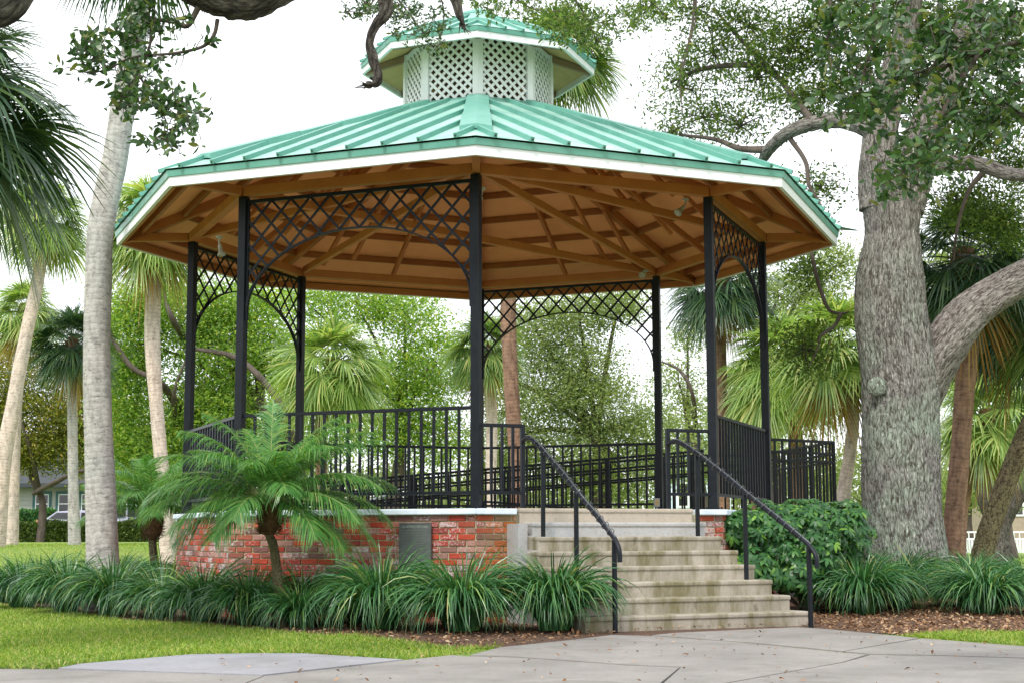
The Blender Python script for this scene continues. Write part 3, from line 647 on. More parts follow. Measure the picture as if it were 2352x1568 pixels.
mb = MB(); octring(mb, REC+.015, 6.0, REC+.025, 6.055); octring(mb, REC-.01, 5.999, REC+.015, 5.9995); mb.build('cupola_drip_edge', 'teal', gaz)
seamroof(REC+.03, 6.06, .10, 6.74, gaz, 5, .24, .03, .035, .72)
mb = MB(); octring(mb, .30, 6.70, .27, 6.74); octring(mb, .27, 6.74, .01, 6.86); mb.build('roof_cap', 'teal', gaz)

# memorial plaque on the brick wall
fa, fb = oc(7, RC), oc(8, RC); fu = norm(fb-fa); fn = np.array([fu[1], -fu[0], 0]); Lf = np.linalg.norm(fb-fa)
def on_wall(px):
    lo, hi = 0, Lf
    for _ in range(40):
        m_ = (lo+hi)/2; q = fa+fu*m_+np.array([0, DC, ZD]); v_ = q-np.array([0, 0, CZ]); xx = 1176+F*np.dot(v_, _rt)/np.dot(v_, _fw)
        if xx < px: lo = m_
        else: hi = m_
    return lo
s0, s1 = on_wall(919), on_wall(992); wpl = s1-s0; hpl = .565
pl_c = fa+fu*(s0+s1)/2+fn*.012+np.array([0, DC, ZD-.145-hpl/2])
pl = empty('memorial_plaque', tuple(pl_c), math.atan2(fu[1], fu[0]), 'dark bronze plaque headed IN APPRECIATION fixed to the brick wall left of the stairs', 'plaque')
mb = MB(); mb.cube((-wpl/2, -.012, -hpl/2), (wpl/2, .01, hpl/2)); bevel(mb.build('plate', 'bronze', pl), .004)
mb = MB(); t = .006
mb = MB(); mb.cube((-wpl/2+.004, -.017, hpl/2-.012), (wpl/2-.004, -.0125, hpl/2-.004)); mb.cube((-wpl/2+.004, -.017, -hpl/2+.004), (wpl/2-.004, -.0125, -hpl/2+.012))
mb.cube((-wpl/2+.004, -.017, -hpl/2+.0125), (-wpl/2+.012, -.0125, hpl/2-.0125)); mb.cube((wpl/2-.012, -.017, -hpl/2+.0125), (wpl/2-.004, -.0125, hpl/2-.0125))
txt = MB(); rs = R_(8)
for r in range(17):
    z = hpl/2-.085-r*.0265; x = -wpl/2+.035; end = wpl/2-.035-rs.uniform(0, .09)
    while x < end:
        l_ = rs.uniform(.004, .008); txt.cube((x, -.0145, z-.0045), (x+l_, -.0125, z+.0045)); x += l_+(.003 if rs.rand() < .8 else .012)
mb.build('border', 'bronze', pl); txt.build('text_lines', 'bronze_dim', pl)
MT_D = None
cu = bpy.data.curves.new('plaque_text', 'FONT'); cu.body = 'IN APPRECIATION'; cu.size = .036; cu.align_x = 'CENTER'; cu.extrude = .002; cu.space_character = 1.05
to = bpy.data.objects.new('tmp', cu); col.objects.link(to); bpy.context.view_layer.update()
me = bpy.data.meshes.new_from_object(to.evaluated_get(bpy.context.evaluated_depsgraph_get())); bpy.data.objects.remove(to)
me.materials.clear(); me.materials.append(MT['bronze_light']); o = bpy.data.objects.new('heading_letters', me); col.objects.link(o); o.parent = pl
o.location = (0, -.0145, hpl/2-.058); o.rotation_euler = (PI/2, 0, 0)
wd = max(v_.co.x for v_ in me.vertices)-min(v_.co.x for v_ in me.vertices); o.scale = (wpl*.78/wd,)*3

# ------------------------------------------------------------------ stairs and hand rails
fa0, fu0, fn0, FL = face(0); W0 = np.array([0, DC, ZD])
RI, TR, OF = .149, .2618, .15
st = empty('concrete_stairs', tuple(W0+fa0+fu0*1.4+fn0*1.2-_z*ZD), 0, 'eight weathered stained concrete steps rising to the bandstand deck', 'stairs')
sto = np.array(st.location)
for k in range(8):
    n0 = -.35 if k == 0 else OF+(k-1)*TR-.0; n1 = OF+k*TR
    sL, sR = (.44, 2.545) if k == 0 else (.47 if k == 1 else .315-.0*k+.03*max(0, k-2), 2.51+.0396*k)
    if k == 2: sL = .42
    if k > 2: sL = .30+.02*k*0
    zt = ZD-k*RI-(.0 if k else -.003)
    mb = MB(); q = []
    for z in (max(zt-RI*1.6, -.1) if k < 7 else -.1, zt):
        for s_, n_ in ((sL, n0-.05), (sR, n0-.05), (sR, n1), (sL, n1)):
            p = np.array([0, DC, 0])+fa0+fu0*s_+fn0*n_; q.append((p[0], p[1], z))
    # body reaches the ground: lower box hidden inside
    mb.add(q, [(0, 1, 2, 3), (7, 6, 5, 4), (3, 2, 6, 7), (1, 0, 4, 5), (2, 1, 5, 6), (0, 3, 7, 4)])
    ql = []
    for z in (zt-.048, zt+.001):
        for s_, n_ in ((sL-.004, n1-.2), (sR+.006, n1-.2), (sR+.006, n1+.012), (sL-.004, n1+.012)):
            p = np.array([0, DC, 0])+fa0+fu0*s_+fn0*n_; ql.append((p[0], p[1], z))
    mb.add(ql, [(3, 2, 1, 0), (4, 5, 6, 7), (0, 1, 5, 4), (1, 2, 6, 5), (2, 3, 7, 6), (3, 0, 4, 7)])
    o = mb.build('step', 'step_top' if k == 0 else 'step_grey' if k == 1 else 'step', st, loc=sto); bevel(o, .016, 3)
mb = MB(); q = []
for z0, z1, a_, b_, c_, d_ in ((-.1, ZD-.149-.012, .305, .41, -.1, OF+TR*1.0),):
    for z in (z0, z1):
        for s_, n_ in ((a_, c_), (b_, c_), (b_, d_), (a_, d_)):
            p = np.array([0, DC, 0])+fa0+fu0*s_+fn0*n_; q.append((p[0], p[1], z))
mb.add(q, [(3, 2, 1, 0), (4, 5, 6, 7), (0, 1, 5, 4), (1, 2, 6, 5), (2, 3, 7, 6), (3, 0, 4, 7)])
# side body under the treads
for k in range(1, 7):
    q = []
    for z in (-.1, ZD-k*RI-RI*.9):
        for s_, n_ in ((.36, OF+(k-1)*TR-.4), (2.45, OF+(k-1)*TR-.4), (2.45+.0396*k, OF+k*TR-.02), (.36, OF+k*TR-.02)):
            p = np.array([0, DC, 0])+fa0+fu0*s_+fn0*n_; q.append((p[0], p[1], z-.002*k))
    mb.add(q, [(3, 2, 1, 0), (4, 5, 6, 7), (0, 1, 5, 4), (1, 2, 6, 5), (2, 3, 7, 6), (3, 0, 4, 7)])
mb.build('cheek_wall', 'step_grey', st, loc=sto)
def handrail(sfun, label, endk=7.75):
    o0 = np.array([0, DC, 0])+fa0+fu0*sfun(4)+fn0*(OF+4*TR); h = empty('handrail', (o0[0], o0[1], 0), 0, label, 'handrail', 'handrails of the concrete stairs')
    def pt(k, z): p = np.array([0, DC, 0])+fa0+fu0*sfun(k)+fn0*(OF+k*TR); return np.array([p[0], p[1], z])
    top = lambda k: ZD-(k-.2)*RI+.80 if k > .6 else ZD-.4*RI+.80
    pts = [pt(-.45, ZD+.72), pt(-.15, ZD+.745), pt(.35, ZD+.735), pt(1.1, top(1.1)-.02)]+[pt(k, top(k)) for k in (2, 3.5, 5, 6.5)]+[pt(endk-.35, top(endk-.35)), pt(endk+.1, top(endk+.15)-.005), pt(endk+.38, top(endk+.4)-.06), pt(endk+.42, top(endk+.4)-.17)]
    mb_ = MB(); mb_.tube(pts, [.024]*len(pts), 12, 6); mb_.build('rail', 'black', h, True, loc=h.location)
    # rope light tied along the rail
    mb_ = MB(); pr = [p+_z*.028+fu0*.006*((-1)**i) for i, p in enumerate(pts[1:-2])]; mb_.tube(pr, [.009]*len(pr), 8, 6)
    dense = MB(); rs_ = R_(5); kk = np.arange(.6, endk, .42)
    for k in kk:
        c = pt(k, top(k)+.008); d = norm(pt(k+.1, top(k+.1))-pt(k, top(k))); a_ = np.cross(d, _z); a_ = norm(a_); b2_ = np.cross(a_, d)
        ring = [c+(a_*math.cos(t)+b2_*math.sin(t))*.036 for t in np.linspace(0, 2*PI, 12)]
        mb_.tube(ring, [.004]*12, 5, 1, mi=0, cap=False); e = c+b2_*.036; mb_.tube([e, e+b2_*.02+a_*rs_.uniform(-.03, .03)+d*rs_.uniform(-.02, .02)], [.0025, .002], 4, 1)
    mb_.build('rope_light', 'cord', h, True, loc=h.location)
    for k, zb_ in ((1.5, ZD-2*RI), (4.5, ZD-5*RI), (endk, .0)):
        p = pt(k, 0); mb_ = MB(); tp = top(k) if k < 7 else top(k)-.01
        mb_.box((p[0], p[1], zb_), (p[0], p[1], tp-.015), .038, .038, up=fn0); bevel(mb_.build('post', 'black', h, loc=h.location), .004)
    return h
handrail(lambda k: .53, 'left handrail of the stairs, wrapped in rope light, beside the liriope clumps', 7.6)
handrail(lambda k: 2.32+.036*k, 'right handrail of the stairs, wrapped in rope light, beside the umbrella shrub', 8.1)

# ------------------------------------------------------------------ ramp behind the bandstand
rp = empty('access_ramp', (0, DC+RC+1.0, 0), 0, 'long concrete wheelchair ramp with black baluster railings behind the bandstand', 'ramp')
ro = np.array(rp.location)
a, u, nn, L = face(2)
y0, y1 = DC+RC+.25, DC+RC+1.75
LB, LC = np.array([5.19, 21.8, 0]), np.array([4.75, 25.45, 0])
me_q = [oc(2, RC), LB-W0, LC-W0, np.array([3.6, y1, 0])-W0, oc(3, RC)+np.array([.3, .6, 0]), oc(3, RC)]
mb = MB(); q = [np.array([p_[0], p_[1]+DC, z_]) for z_ in (-.2, ZD-.012) for p_ in me_q]
mb.add(q, [(i_, (i_+1) % 6, 6+(i_+1) % 6, 6+i_) for i_ in range(6)]); mb.add(q[6:], [(0, 1, 2, 3), (0, 3, 4, 5)])
mb.build('landing', 'path', rp, loc=ro)
x0, x1 = 3.6, -2.6
dz = (x0-x1)/12
mb = MB(); mb.add([(x0, y0, -.2), (x1, y0, -.2), (x1, y1, -.2), (x0, y1, -.2), (x0, y0, ZD-.02), (x1, y0, ZD-.02-dz), (x1, y1, ZD-.02-dz), (x0, y1, ZD-.02)], [(0, 1, 2, 3), (7, 6, 5, 4), (0, 4, 5, 1), (1, 5, 6, 2), (2, 6, 7, 3), (3, 7, 4, 0)])
mb.build('sloping_slab', 'path', rp, loc=ro)
ux = np.array([-1., 0, 0])
for yy in (y0+.06, y1-.06):
    p = np.array([x0, yy, ZD-.02])-ro
    railing(p, ux, x0-x1, 1.07, rp, zb=.1, sp=.15, slope=-1/12, midz=(.90, .72), endpost=[0, 1.55, 3.1, 4.65, 6.2], name='ramp_railing')
xz = x1; zz_ = ZD-.02-dz; ya, yb = y1+.12, y1+1.6
mb = MB(); mb.add([(xz, ya, -.2), (xz+7.4, ya, -.2), (xz+7.4, yb, -.2), (xz, yb, -.2), (xz, ya, zz_), (xz+7.4, ya, zz_-.6), (xz+7.4, yb, zz_-.6), (xz, yb, zz_)], [(0, 3, 2, 1), (4, 5, 6, 7), (0, 1, 5, 4), (1, 2, 6, 5), (2, 3, 7, 6), (3, 0, 4, 7)]); mb.cube((xz-1.5, y0, -.2), (xz-.005, yb, zz_)); mb.build('return_slab', 'path', rp, loc=ro)
railing(np.array([xz, yb-.06, zz_])-ro, -ux, 7.2, 1.07, rp, zb=.1, sp=.15, slope=-1/12.3, midz=(.90,), endpost=[0, 1.8, 3.6, 5.4, 7.2], name='ramp_railing')
railing(np.array([xz-1.45, y0+.06, zz_])-ro, np.array([0, 1., 0]), yb-y0-.12, 1.07, rp, zb=.1, sp=.15, midz=(.90,), endpost=[0, yb-y0-.12], name='ramp_railing')
for A_, B_ in ((np.array([4.08, 21.08, 0]), LB), (LB, LC), (LC, np.array([3.62, y1-.06, 0]))):
    A2, B2 = A_+_z*(ZD-.02)-ro, B_+_z*(ZD-.02)-ro; L_ = np.linalg.norm(B2-A2); railing(A2, norm(B2-A2), L_, 1.07, rp, zb=.1, endpost=[0, L_], midz=(.90, .78), name='ramp_railing')
# lower return run with silver tube rail seen through the balusters at the left
mb = MB(); mb.tube([P(960, 1098, 27.5)-ro, P(905, 1130, 27)-ro, P(850, 1148, 26.6)-ro], [.022]*3, 8, 4); mb.build('tube_rail', 'zinc', rp)

# ------------------------------------------------------------------ spot lamps, outlet box
def spot(loc, aim, label, s=.85):
    t_ = empty('spotlight', tuple(loc), 0, label, 'spotlight', 'spotlights under the bandstand roof')
    aim = norm(np.asarray(aim, float)); mb_ = MB()
    mb_.tube([(0, 0, .085), (0, 0, .06)], [.05, .05], 12, 1); mb_.build('mounting_plate', 'lampgrey', t_)
    mb_ = MB(); mb_.tube([(0, 0, .06), (0, 0, .02), tuple(aim*.05)], [.014]*3, 8, 3); mb_.build('arm', 'lampgrey', t_)
    a0 = aim*.05; mb_ = MB(); mb_.tube([a0, a0+aim*.05, a0+aim*.07], [.028, .03, .036], 14, 1); mb_.build('socket', 'lampgrey', t_, True)
    t_.scale = (s,)*3
    a1 = a0+aim*.07; mb_ = MB(); mb_.tube([a1, a1+aim*.03, a1+aim*.075, a1+aim*.09, a1+aim*.097], [.03, .036, .06, .062, .04], 18, 1); mb_.build('reflector_bulb', 'lampwhite', t_, True)
spot(P(503, 556, 18.2), (.25, -.2, -1), 'small flood lamp on the ceiling beam between the two left black posts')
spot(P(1107, 446, 16.4), (-.3, -.25, -1), 'small flood lamp half hidden behind the front centre post')
spot(P(1575, 470, 17.6), (-.55, -.35, -.6), 'largest looking flood lamp, on the beam left of the front right post')
spot(P(1483, 632, 22.0), (-.4, -.85, -.15), 'round white flood lamp facing outward at the top of the rear right post')
c = W0+oc(3, RP)+_z*.13; ob = empty('outlet_box', (c[0]-.06, c[1]-.12, c[2]+.06), 0, 'small grey weatherproof outlet box low on the rear right black post', 'outlet box')
mb = MB(); mb.cube((-.045, -.03, -.065), (.045, .03, .065)); bevel(mb.build('box', 'zinc', ob), .006)
mb = MB(); mb.cube((-.03, -.037, .005), (.03, -.0305, .045)); mb.cube((-.03, -.037, -.045), (.03, -.0305, -.005)); mb.build('socket', 'soffit', ob)
mb = MB(); mb.tube([(0, 0, -.065), (0, 0, -.19)], [.012, .012], 8, 1); mb.build('conduit', 'zinc', ob)

# debris lying on the roof
def litter_leaves(rs_, pos, size, up=None, curl=.3):
    n_ = len(pos); d = rdir(rs_, n_); d[:, 2] *= .25; d = norm(d); nrm = norm(np.array([0, 0, 1.])+rs_.normal(size=(n_, 3))*curl); sd_ = norm(np.cross(d, nrm))
    L_ = size*rs_.uniform(.6, 1.3, n_)[:, None]; t = np.array([0, .5, 1.])
    C = pos[:, None, :]+d[:, None]*(L_[:, None]*t[None, :, None])+nrm[:, None]*(L_[:, None]*np.array([.0, .18, .1])[None, :, None])
    return C, sd_, np.stack([L_[:, 0]*.08, L_[:, 0]*.26, L_[:, 0]*.03], 1)
RZm = lambda R: 3.752+(RE+.05-R)/(RE+.05-1.02)*(5.29-3.752)
rs = R_(21); bas = P(1322, 322, DC-3.35)
def on_roof(px, py):
    lo, hi = DC-4.6, DC-.8
    for _ in range(40):
        m_ = (lo+hi)/2; q = P(px, py, m_); r = q[:2]-np.array([0, DC]); an = math.atan2(r[0], -r[1])-ROT; kk = math.floor(an/(PI/4)); al = an-kk*PI/4-PI/8
        Rr = np.hypot(*r)*math.cos(al)/math.cos(PI/8)
        if q[2]-ZD < RZm(Rr): lo = m_
        else: hi = m_
    return P(px, py, lo)
c = on_roof(1318, 320); pos = c+np.stack([rs.normal(size=90)*.15, rs.normal(size=90)*.1, rs.uniform(0, .02, 90)], 1); pos[:, 2] += .03-(pos[:, 0]-c[0])*.15+(pos[:, 1]-c[1])*.38
mb = MB(); mb.ribbons(*litter_leaves(rs, pos, .07)); tag(mb.build('leaf_pile', 'litter', loc=c), 'small pile of brown dead leaves lying on the green roof right of centre', 'leaf pile')
c = on_roof(1362, 336); mb = MB(); mb.tube([c+np.array([-.14, 0, .08]), c+np.array([0, 0, .05]), c+np.array([.16, -.02, .03])], [.02, .022, .018], 7, 3, wob=.3); mb.tube([c+np.array([.02, 0, .05]), c+np.array([.09, .05, .08])], [.012, .008], 6, 1)
tag(mb.build('fallen_branch', 'bark_far', loc=c), 'short broken branch lying near the eave of the green roof', 'branch')

# ------------------------------------------------------------------ foliage generators
def leaves_at(rs_, pos, size, asp=.45, upb=.5, prof4=False):
    n_ = len(pos); nrm = norm(rdir(rs_, n_)+np.array([0, 0, upb])); d = norm(np.cross(nrm, rdir(rs_, n_))); sd_ = np.cross(nrm, d)
    L_ = (size*rs_.uniform(.65, 1.35, n_))
    if prof4:
        t = np.array([0, .25, .55, .85, 1.]); bend = np.array([0, .02, .03, -.03, -.08])
        C = pos[:, None]+d[:, None]*(L_[:, None, None]*t[None, :, None])+nrm[:, None]*(L_[:, None, None]*bend[None, :, None])
        return C, sd_, L_[:, None]*asp*.5*np.array([.12, .85, 1., .55, .04])[None]
    t = np.array([0, .5, 1.]); C = pos[:, None]+d[:, None]*(L_[:, None, None]*t[None, :, None])
    return C, sd_, L_[:, None]*asp*.5*np.array([.15, 1, .1])[None]
def crown_leaves(mb_, blobs, n_clump, per, size, sig, rs_, asp=.5, upb=.5, shell=.55, prof4=False):
    """blobs: (centre, radii, weight) ellipsoids; leaves gather in clumps so that sky shows between"""
    wts = np.array([b_[2]*b_[1][0]*b_[1][2] for b_ in blobs], float); wts /= wts.sum(); clumps = []
    for (c_, r_, w_), wt in zip(blobs, wts):
        k = max(3, int(n_clump*wt)); d = rdir(rs_, k); rr = shell+(1-shell)*rs_.rand(k)**.7; rr *= rs_.uniform(.75, 1.12, k)
        clumps.append(np.asarray(c_)+d*np.asarray(r_)*rr[:, None])
    cl = np.concatenate(clumps); n_ = len(cl)*per; idx = np.repeat(np.arange(len(cl)), per)
    sc = rs_.uniform(.4, 1.7, len(cl))[idx][:, None]
    pos = cl[idx]+rs_.normal(size=(n_, 3))*sig*sc*np.array([1, 1, .6])
    mb_.ribbons(*leaves_at(rs_, pos, size, asp, upb, prof4)); return cl
def twigs(mb_, start, ends, rs_, r0=.03, n_=40, sides=4):
    ends = ends[rs_.permutation(len(ends))[:n_]]
    for e in ends:
        m_ = (np.asarray(start)+e)/2+rs_.normal(size=3)*np.linalg.norm(e-start)*.1+_z*.05*np.linalg.norm(e-start)
        mb_.tube([start, m_, e], [r0, r0*.6, r0*.2], sides, 3, cap=False)
def pxblobs(lst, Y, depth=1.):
    out = []
    for b_ in lst:
        x, y, rx, ry = b_[:4]; yy = Y+(b_[4] if len(b_) > 4 else 0); s_ = yy/F
        out.append((P(x, y, yy), (rx*s_, (rx+ry)/2*s_*depth, ry*s_), 1.))
    return out
def bg_tree(name, label, cat, base, trunk, r0, blobs, mat, dens, size, seed, limbs=(), bark='bark_far', group=None, asp=.5, sig=None, shell=.5, per=26, nt=8):
    """trunk: px points at the same distance; base: px x, Y"""
    Y = base[1]; rs_ = R_(seed); bx = P(base[0], 1226, Y); b0 = np.array([bx[0], Y, gz(bx[0], Y)-.1])
    t_ = empty(name, tuple(b0), 0, label, cat, group)
    pts = [b0]+[P(x, y, Y+(dd[0] if dd else 0)) for x, y, *dd in trunk]
    mb_ = MB(); rr = np.linspace(r0, r0*.5, len(pts)); rr[0] = r0*1.3; mb_.tube(pts, rr, 12, 6, wob=.12, seed=seed)
    bl = pxblobs(blobs, Y)
    for lim in limbs:
        lp = [P(x, y, Y-min(ii, 1)*1.6+(dd[0] if dd else 0)) for ii, (x, y, *dd) in enumerate(lim[1:])]; mb_.tube(lp, np.linspace(lim[0]*.6, lim[0]*.15, len(lp)), 9, 6, wob=.3, seed=seed+1)
    top = pts[-1]
    size = size*.8; area = 4.2*sum(b_[2]*b_[3] for b_ in blobs)*PI*dens/ (per)
    lf = MB(); cl = crown_leaves(lf, bl, int(area), per, size, sig or size*3.3, rs_, asp, .5, shell)
    for c_, r_, w_ in bl:
        m_ = (top+c_)/2+_z*.3; mb_.tube([top, m_, c_], [r0*.26, r0*.18, r0*.07], 7, 4, wob=.2, seed=seed)
        near = cl[np.linalg.norm((cl-c_)/np.array(r_), axis=1) < 1.2]
        if len(near): twigs(mb_, c_, near, rs_, r0*.06, nt)
    mb_.build('trunk', bark, t_, True, loc=b0); lf.build('crown', mat, t_, loc=b0); return t_
# fan palm crown, petioles about .75 and blades about .8 long
def sabal_crown(seed, nf=46, nd=2, lo=-50, droop=.44):
    rs_ = R_(seed); live = MB(); dead = MB()
    for i in range(nf+nd):
        isd = i >= nf; ph = i*2.39996+rs_.uniform(-.2, .2)
        el = math.radians(rs_.uniform(-88, -55)) if isd else math.radians(88-(88-lo)*((i+.5)/nf)**.85+rs_.uniform(-8, 8))
        e = np.array([math.cos(ph)*math.cos(el), math.sin(ph)*math.cos(el), math.sin(el)]); Lp = rs_.uniform(.55, .8)*(.8 if isd else 1)
        hub = e*Lp-_z*.12*Lp; s_ = norm(np.cross(e, _z)+1e-6); f2 = norm(e-_z*(.30+.2*rs_.rand())); s_ = norm(np.cross(f2, _z)+np.array([1e-6, 0, 0])); nrm = np.cross(s_, f2)
        tw = rs_.uniform(-.5, .5); s_, nrm = s_*math.cos(tw)+nrm*math.sin(tw), nrm*math.cos(tw)-s_*math.sin(tw)
        tgt = dead if isd else live
        tgt.tube([e*.06, e*Lp*.5, hub], [.016, .012, .008], 4, 2, cap=False)
        n_ = 46; al = np.linspace(-2.0, 2.0, n_)+rs_.normal(size=n_)*.02; L_ = rs_.uniform(.72, .95)*(1-.22*np.abs(al)/1.95)*rs_.uniform(.9, 1.05, n_)
        d = np.cos(al)[:, None]*f2+np.sin(al)[:, None]*s_-nrm*.0
        d = norm(d-np.abs(np.sin(al))[:, None]*nrm*(-.25)); t = np.array([0, .3, .6, .8, 1.])
        dr = (droop if not isd else .7)*rs_.uniform(.6, 1.4, n_)
        C = hub+d[:, None]*(L_[:, None, None]*t[None, :, None])-_z*(dr[:, None]*L_[:, None]*(t**2.2)[None])[:, :, None]-f2*0
        sd_ = norm(np.cross(d, nrm)); tgt.ribbons(C, sd_, L_[:, None]*np.array([.007, .021, .018, .011, .002])[None])
    return live, dead
CR = {}
def crown_mesh(seed, mat, dead=True, **kw):
    key = (seed, mat)
    if key not in CR:
        l_, d_ = sabal_crown(seed, **kw); o1 = l_.build('crown', mat); o2 = d_.build('dead_fronds', 'sabal_dead'); CR[key] = (o1.data, o2.data)
        bpy.data.objects.remove(o1); bpy.data.objects.remove(o2)
    return CR[key]
def sabal(label, Y, trunk, r, scale, seed, mat='sabal', bark='palm_grey', rz=0., dead=True, name='cabbage_palm', base=None, flare=1.25, tilt=(0, 0), kw={}, sides=18, crown=True):
    """trunk: px points from the ground up (first one may be hidden); crown sits on the last"""
    pts = [P(x, y, Y) for x, y in trunk]; g = gz(pts[0][0], pts[0][1]); pts[0][2] = g-.15
    t_ = empty(name, (pts[0][0], pts[0][1], g), 0, label, 'palm tree', None); o0 = np.array(t_.location)
    rr = np.full(len(pts), r) if np.isscalar(r) else np.array(r, float); rr = rr.copy(); rr[0] *= flare
    mb_ = MB(); mb_.tube(pts, rr, sides, 10, wob=.045, seed=seed); mb_.build('trunk', bark, t_, True, loc=o0)
    if crown:
        c = pts[-1]; me1, me2 = crown_mesh(seed % 4, mat, **kw)
        for me_, nm in ((me1, 'crown'), (me2, 'dead_fronds')):
            if nm == 'dead_fronds' and not dead: continue
            o_ = bpy.data.objects.new(nm, me_); col.objects.link(o_); o_.parent = t_; o_.location = c-o0; o_.rotation_euler = (tilt[0], tilt[1], rz); o_.scale = (scale,)*3
        mb_ = MB(); rt_ = rr[-1]; rs_ = R_(seed)
        mb_.tube([c-_z*rt_*3, c-_z*rt_*1, c+_z*rt_*1.2], [rt_*1.0, rt_*1.35, rt_*.8], 12, 2, wob=.2)
        for i in range(14):
            a_ = i*2.4; dd = np.array([math.cos(a_), math.sin(a_), .9]); p = c-_z*rs_.uniform(0, rt_*3)+dd*rt_*.7*np.array([1, 1, 0])
            mb_.box(p, p+norm(dd)*rs_.uniform(.12, .3), .06, .02)
        mb_.build('leaf_bases', 'boots', t_, loc=o0)
    return t_
# ------------------------------------------------------------------ date palms (feather fronds)
def frond(az, el, L, rs_, sag=.9, n_=88, lw=.0056, ll=.33, roll=0.):
    t = np.linspace(0, 1, 16); h = np.array([math.cos(az), math.sin(az), 0]); 
    ang = math.radians(el)-sag*1.5*t**1.5
    st_ = np.stack([np.cos(ang), np.sin(ang)], 1)*L/15; xy = np.concatenate([[[0, 0]], np.cumsum(st_, 0)[:-1]])
    pts = xy[:, :1]*h+xy[:, 1:]*_z; lat = np.array([-h[1], h[0], 0]); pts += lat*(roll*(t**2)[:, None]*L*.25)
    mb_ = MB(); mb_.tube(pts, np.linspace(.009, .0022, 16), 5, 1, mi=1, cap=False)
    T = norm(np.gradient(pts, axis=0)); tt = np.linspace(.13, .99, n_); k = tt*15; i = np.minimum(k.astype(int), 14); fr = (k-i)[:, None]
    c = pts[i]*(1-fr)+pts[i+1]*fr; tg = norm(T[i]*(1-fr)+T[i+1]*fr); nr = norm(np.cross(tg, np.cross(_z+h*.01, tg)))
    prof = np.sin(np.clip(tt*1.05, 0, 1)*PI)**.45*.9+.1
    for sg in (-1, 1):
        s_ = norm(np.cross(tg, nr))*sg; ln = ll*prof*rs_.uniform(.85, 1.1, n_)
        d = norm(tg*(.62+.5*tt[:, None])+s_*.9+nr*.34+rs_.normal(size=(n_, 3))*.06); q = np.array([0, .35, .7, 1.])
        dr = rs_.uniform(.35, .95, n_)
        C = c[:, None]+d[:, None]*(ln[:, None, None]*q[None, :, None])-_z*(dr[:, None]*ln[:, None]*(q**2)[None])[:, :, None]
        mb_.ribbons(C, norm(np.cross(d, nr)), lw*np.array([.7, 1, .75, .08]))
    return mb_
def date_palm(label, base, head, r, spec, seed, L, boots, trunkpts=()):
    g = gz(base[0], base[1]); t_ = empty('pygmy_date_palm', (base[0], base[1], g), 0, label, 'palm tree'); o0 = np.array(t_.location); rs_ = R_(seed)
    pts = [np.array([base[0], base[1], g-.1])]+list(trunkpts)+[head-_z*boots]
    mb_ = MB(); mb_.tube(pts, np.linspace(r*1.15, r*.95, len(pts)), 22, 10, wob=.07, seed=seed)
    o = mb_.build('trunk', 'trunk_date', t_, True, loc=o0)
    mb_ = MB(); mb_.tube([head-_z*(boots+.01), head-_z*boots*.8, head-_z*boots*.35, head], [r*.95, r*2.2, r*2.6, r*1.3], 14, 4, wob=.15, seed=seed)
    for i in range(420):
        a_ = rs_.rand()*6.28; u_ = rs_.rand(); rr = r*(1.2+1.5*math.sin(min(1, u_*1.15+.1)*PI)**.6)
        p = head-_z*boots*(1-u_)+np.array([math.cos(a_), math.sin(a_), 0])*rr*.85
        d = norm(np.array([math.cos(a_), math.sin(a_), rs_.uniform(-.5, 1.3)])); ln = rs_.uniform(.03, .075)
        mb_.tube([p, p+d*ln], [.006, .0012], 3, 1, cap=False)
    mb_.build('boot_fibres', 'boots', t_, loc=o0)
    for az, el, l_, sag, roll in spec:
        m_ = frond(math.radians(az), el, L*l_, rs_, sag, roll=roll); o = m_.build('frond', ['date', 'rachis'], t_); o.location = head+np.array([math.cos(math.radians(az)), math.sin(math.radians(az)), 0])*r*.9-o0-_z*.02
    return t_
hd = P(620, 1140, 15.35); bs = P(652, 1330, 15.2)
# azimuth in degrees from +X (photo right) towards +Y (away); elevation at the foot
spec = [(95, 84, .98, .25, 0), (170, 72, 1.05, .62, .2), (10, 70, 1.05, .62, 0), (150, 50, 1.05, .72, .3), (30, 52, 1.1, .7, 0), (185, 42, 1.18, .75, .1), (-5, 48, 1.22, .68, -.1),
        (200, 22, 1.22, .82, .2), (-20, 30, 1.18, .85, 0), (215, 5, 1.05, .75, 0), (-35, 12, 1.1, .8, .1), (235, -12, .8, .55, 0), (-50, -5, .85, .7, 0), (178, 15, 1.28, .8, 0), (3, 14, 1.2, .85, .2),
        (60, 60, 1.05, .7, 0), (120, 65, 1., .6, 0), (260, 55, .75, .95, .2), (-75, 62, .8, .95, 0), (290, 35, .7, 1.0, 0), (225, 52, .95, .9, 0), (-45, 56, 1., .88, .2), (50, 20, 1.1, .9, 0), (130, 22, 1.1, .9, 0),
        (80, 40, 1., .9, 0), (195, 60, 1.08, .75, 0), (-15, 64, 1.1, .72, .3), (205, -8, 1., .6, .1), (-28, -14, .95, .55, 0), (165, 32, 1.2, .8, -.2), (18, 30, 1.25, .8, 0), (-8, -2, 1.1, .7, .1), (250, 10, .7, .9, 0), (190, 28, 1.2, .95, .3), (-2, 58, 1.2, .8, .4)]
date_palm('feather palm with shaggy brown boot in front of the brick wall', bs, hd, .047, spec, 4, 1.10, .38, [P(632, 1275, 15.3)])
hd2 = P(352, 1165, 21.5); bs2 = P(366, 1290, 21.5); rs = R_(9)
spec2 = [((i*137.5) % 360, 84-78*(i/27)**.8, rs.uniform(.85, 1.1), rs.uniform(.55, .85), rs.uniform(-.2, .2)) for i in range(27)]
date_palm('smaller pygmy date palm with a dark trunk, behind the left corner of the brick base', bs2, hd2, .06, spec2, 12, 1.0, .45)

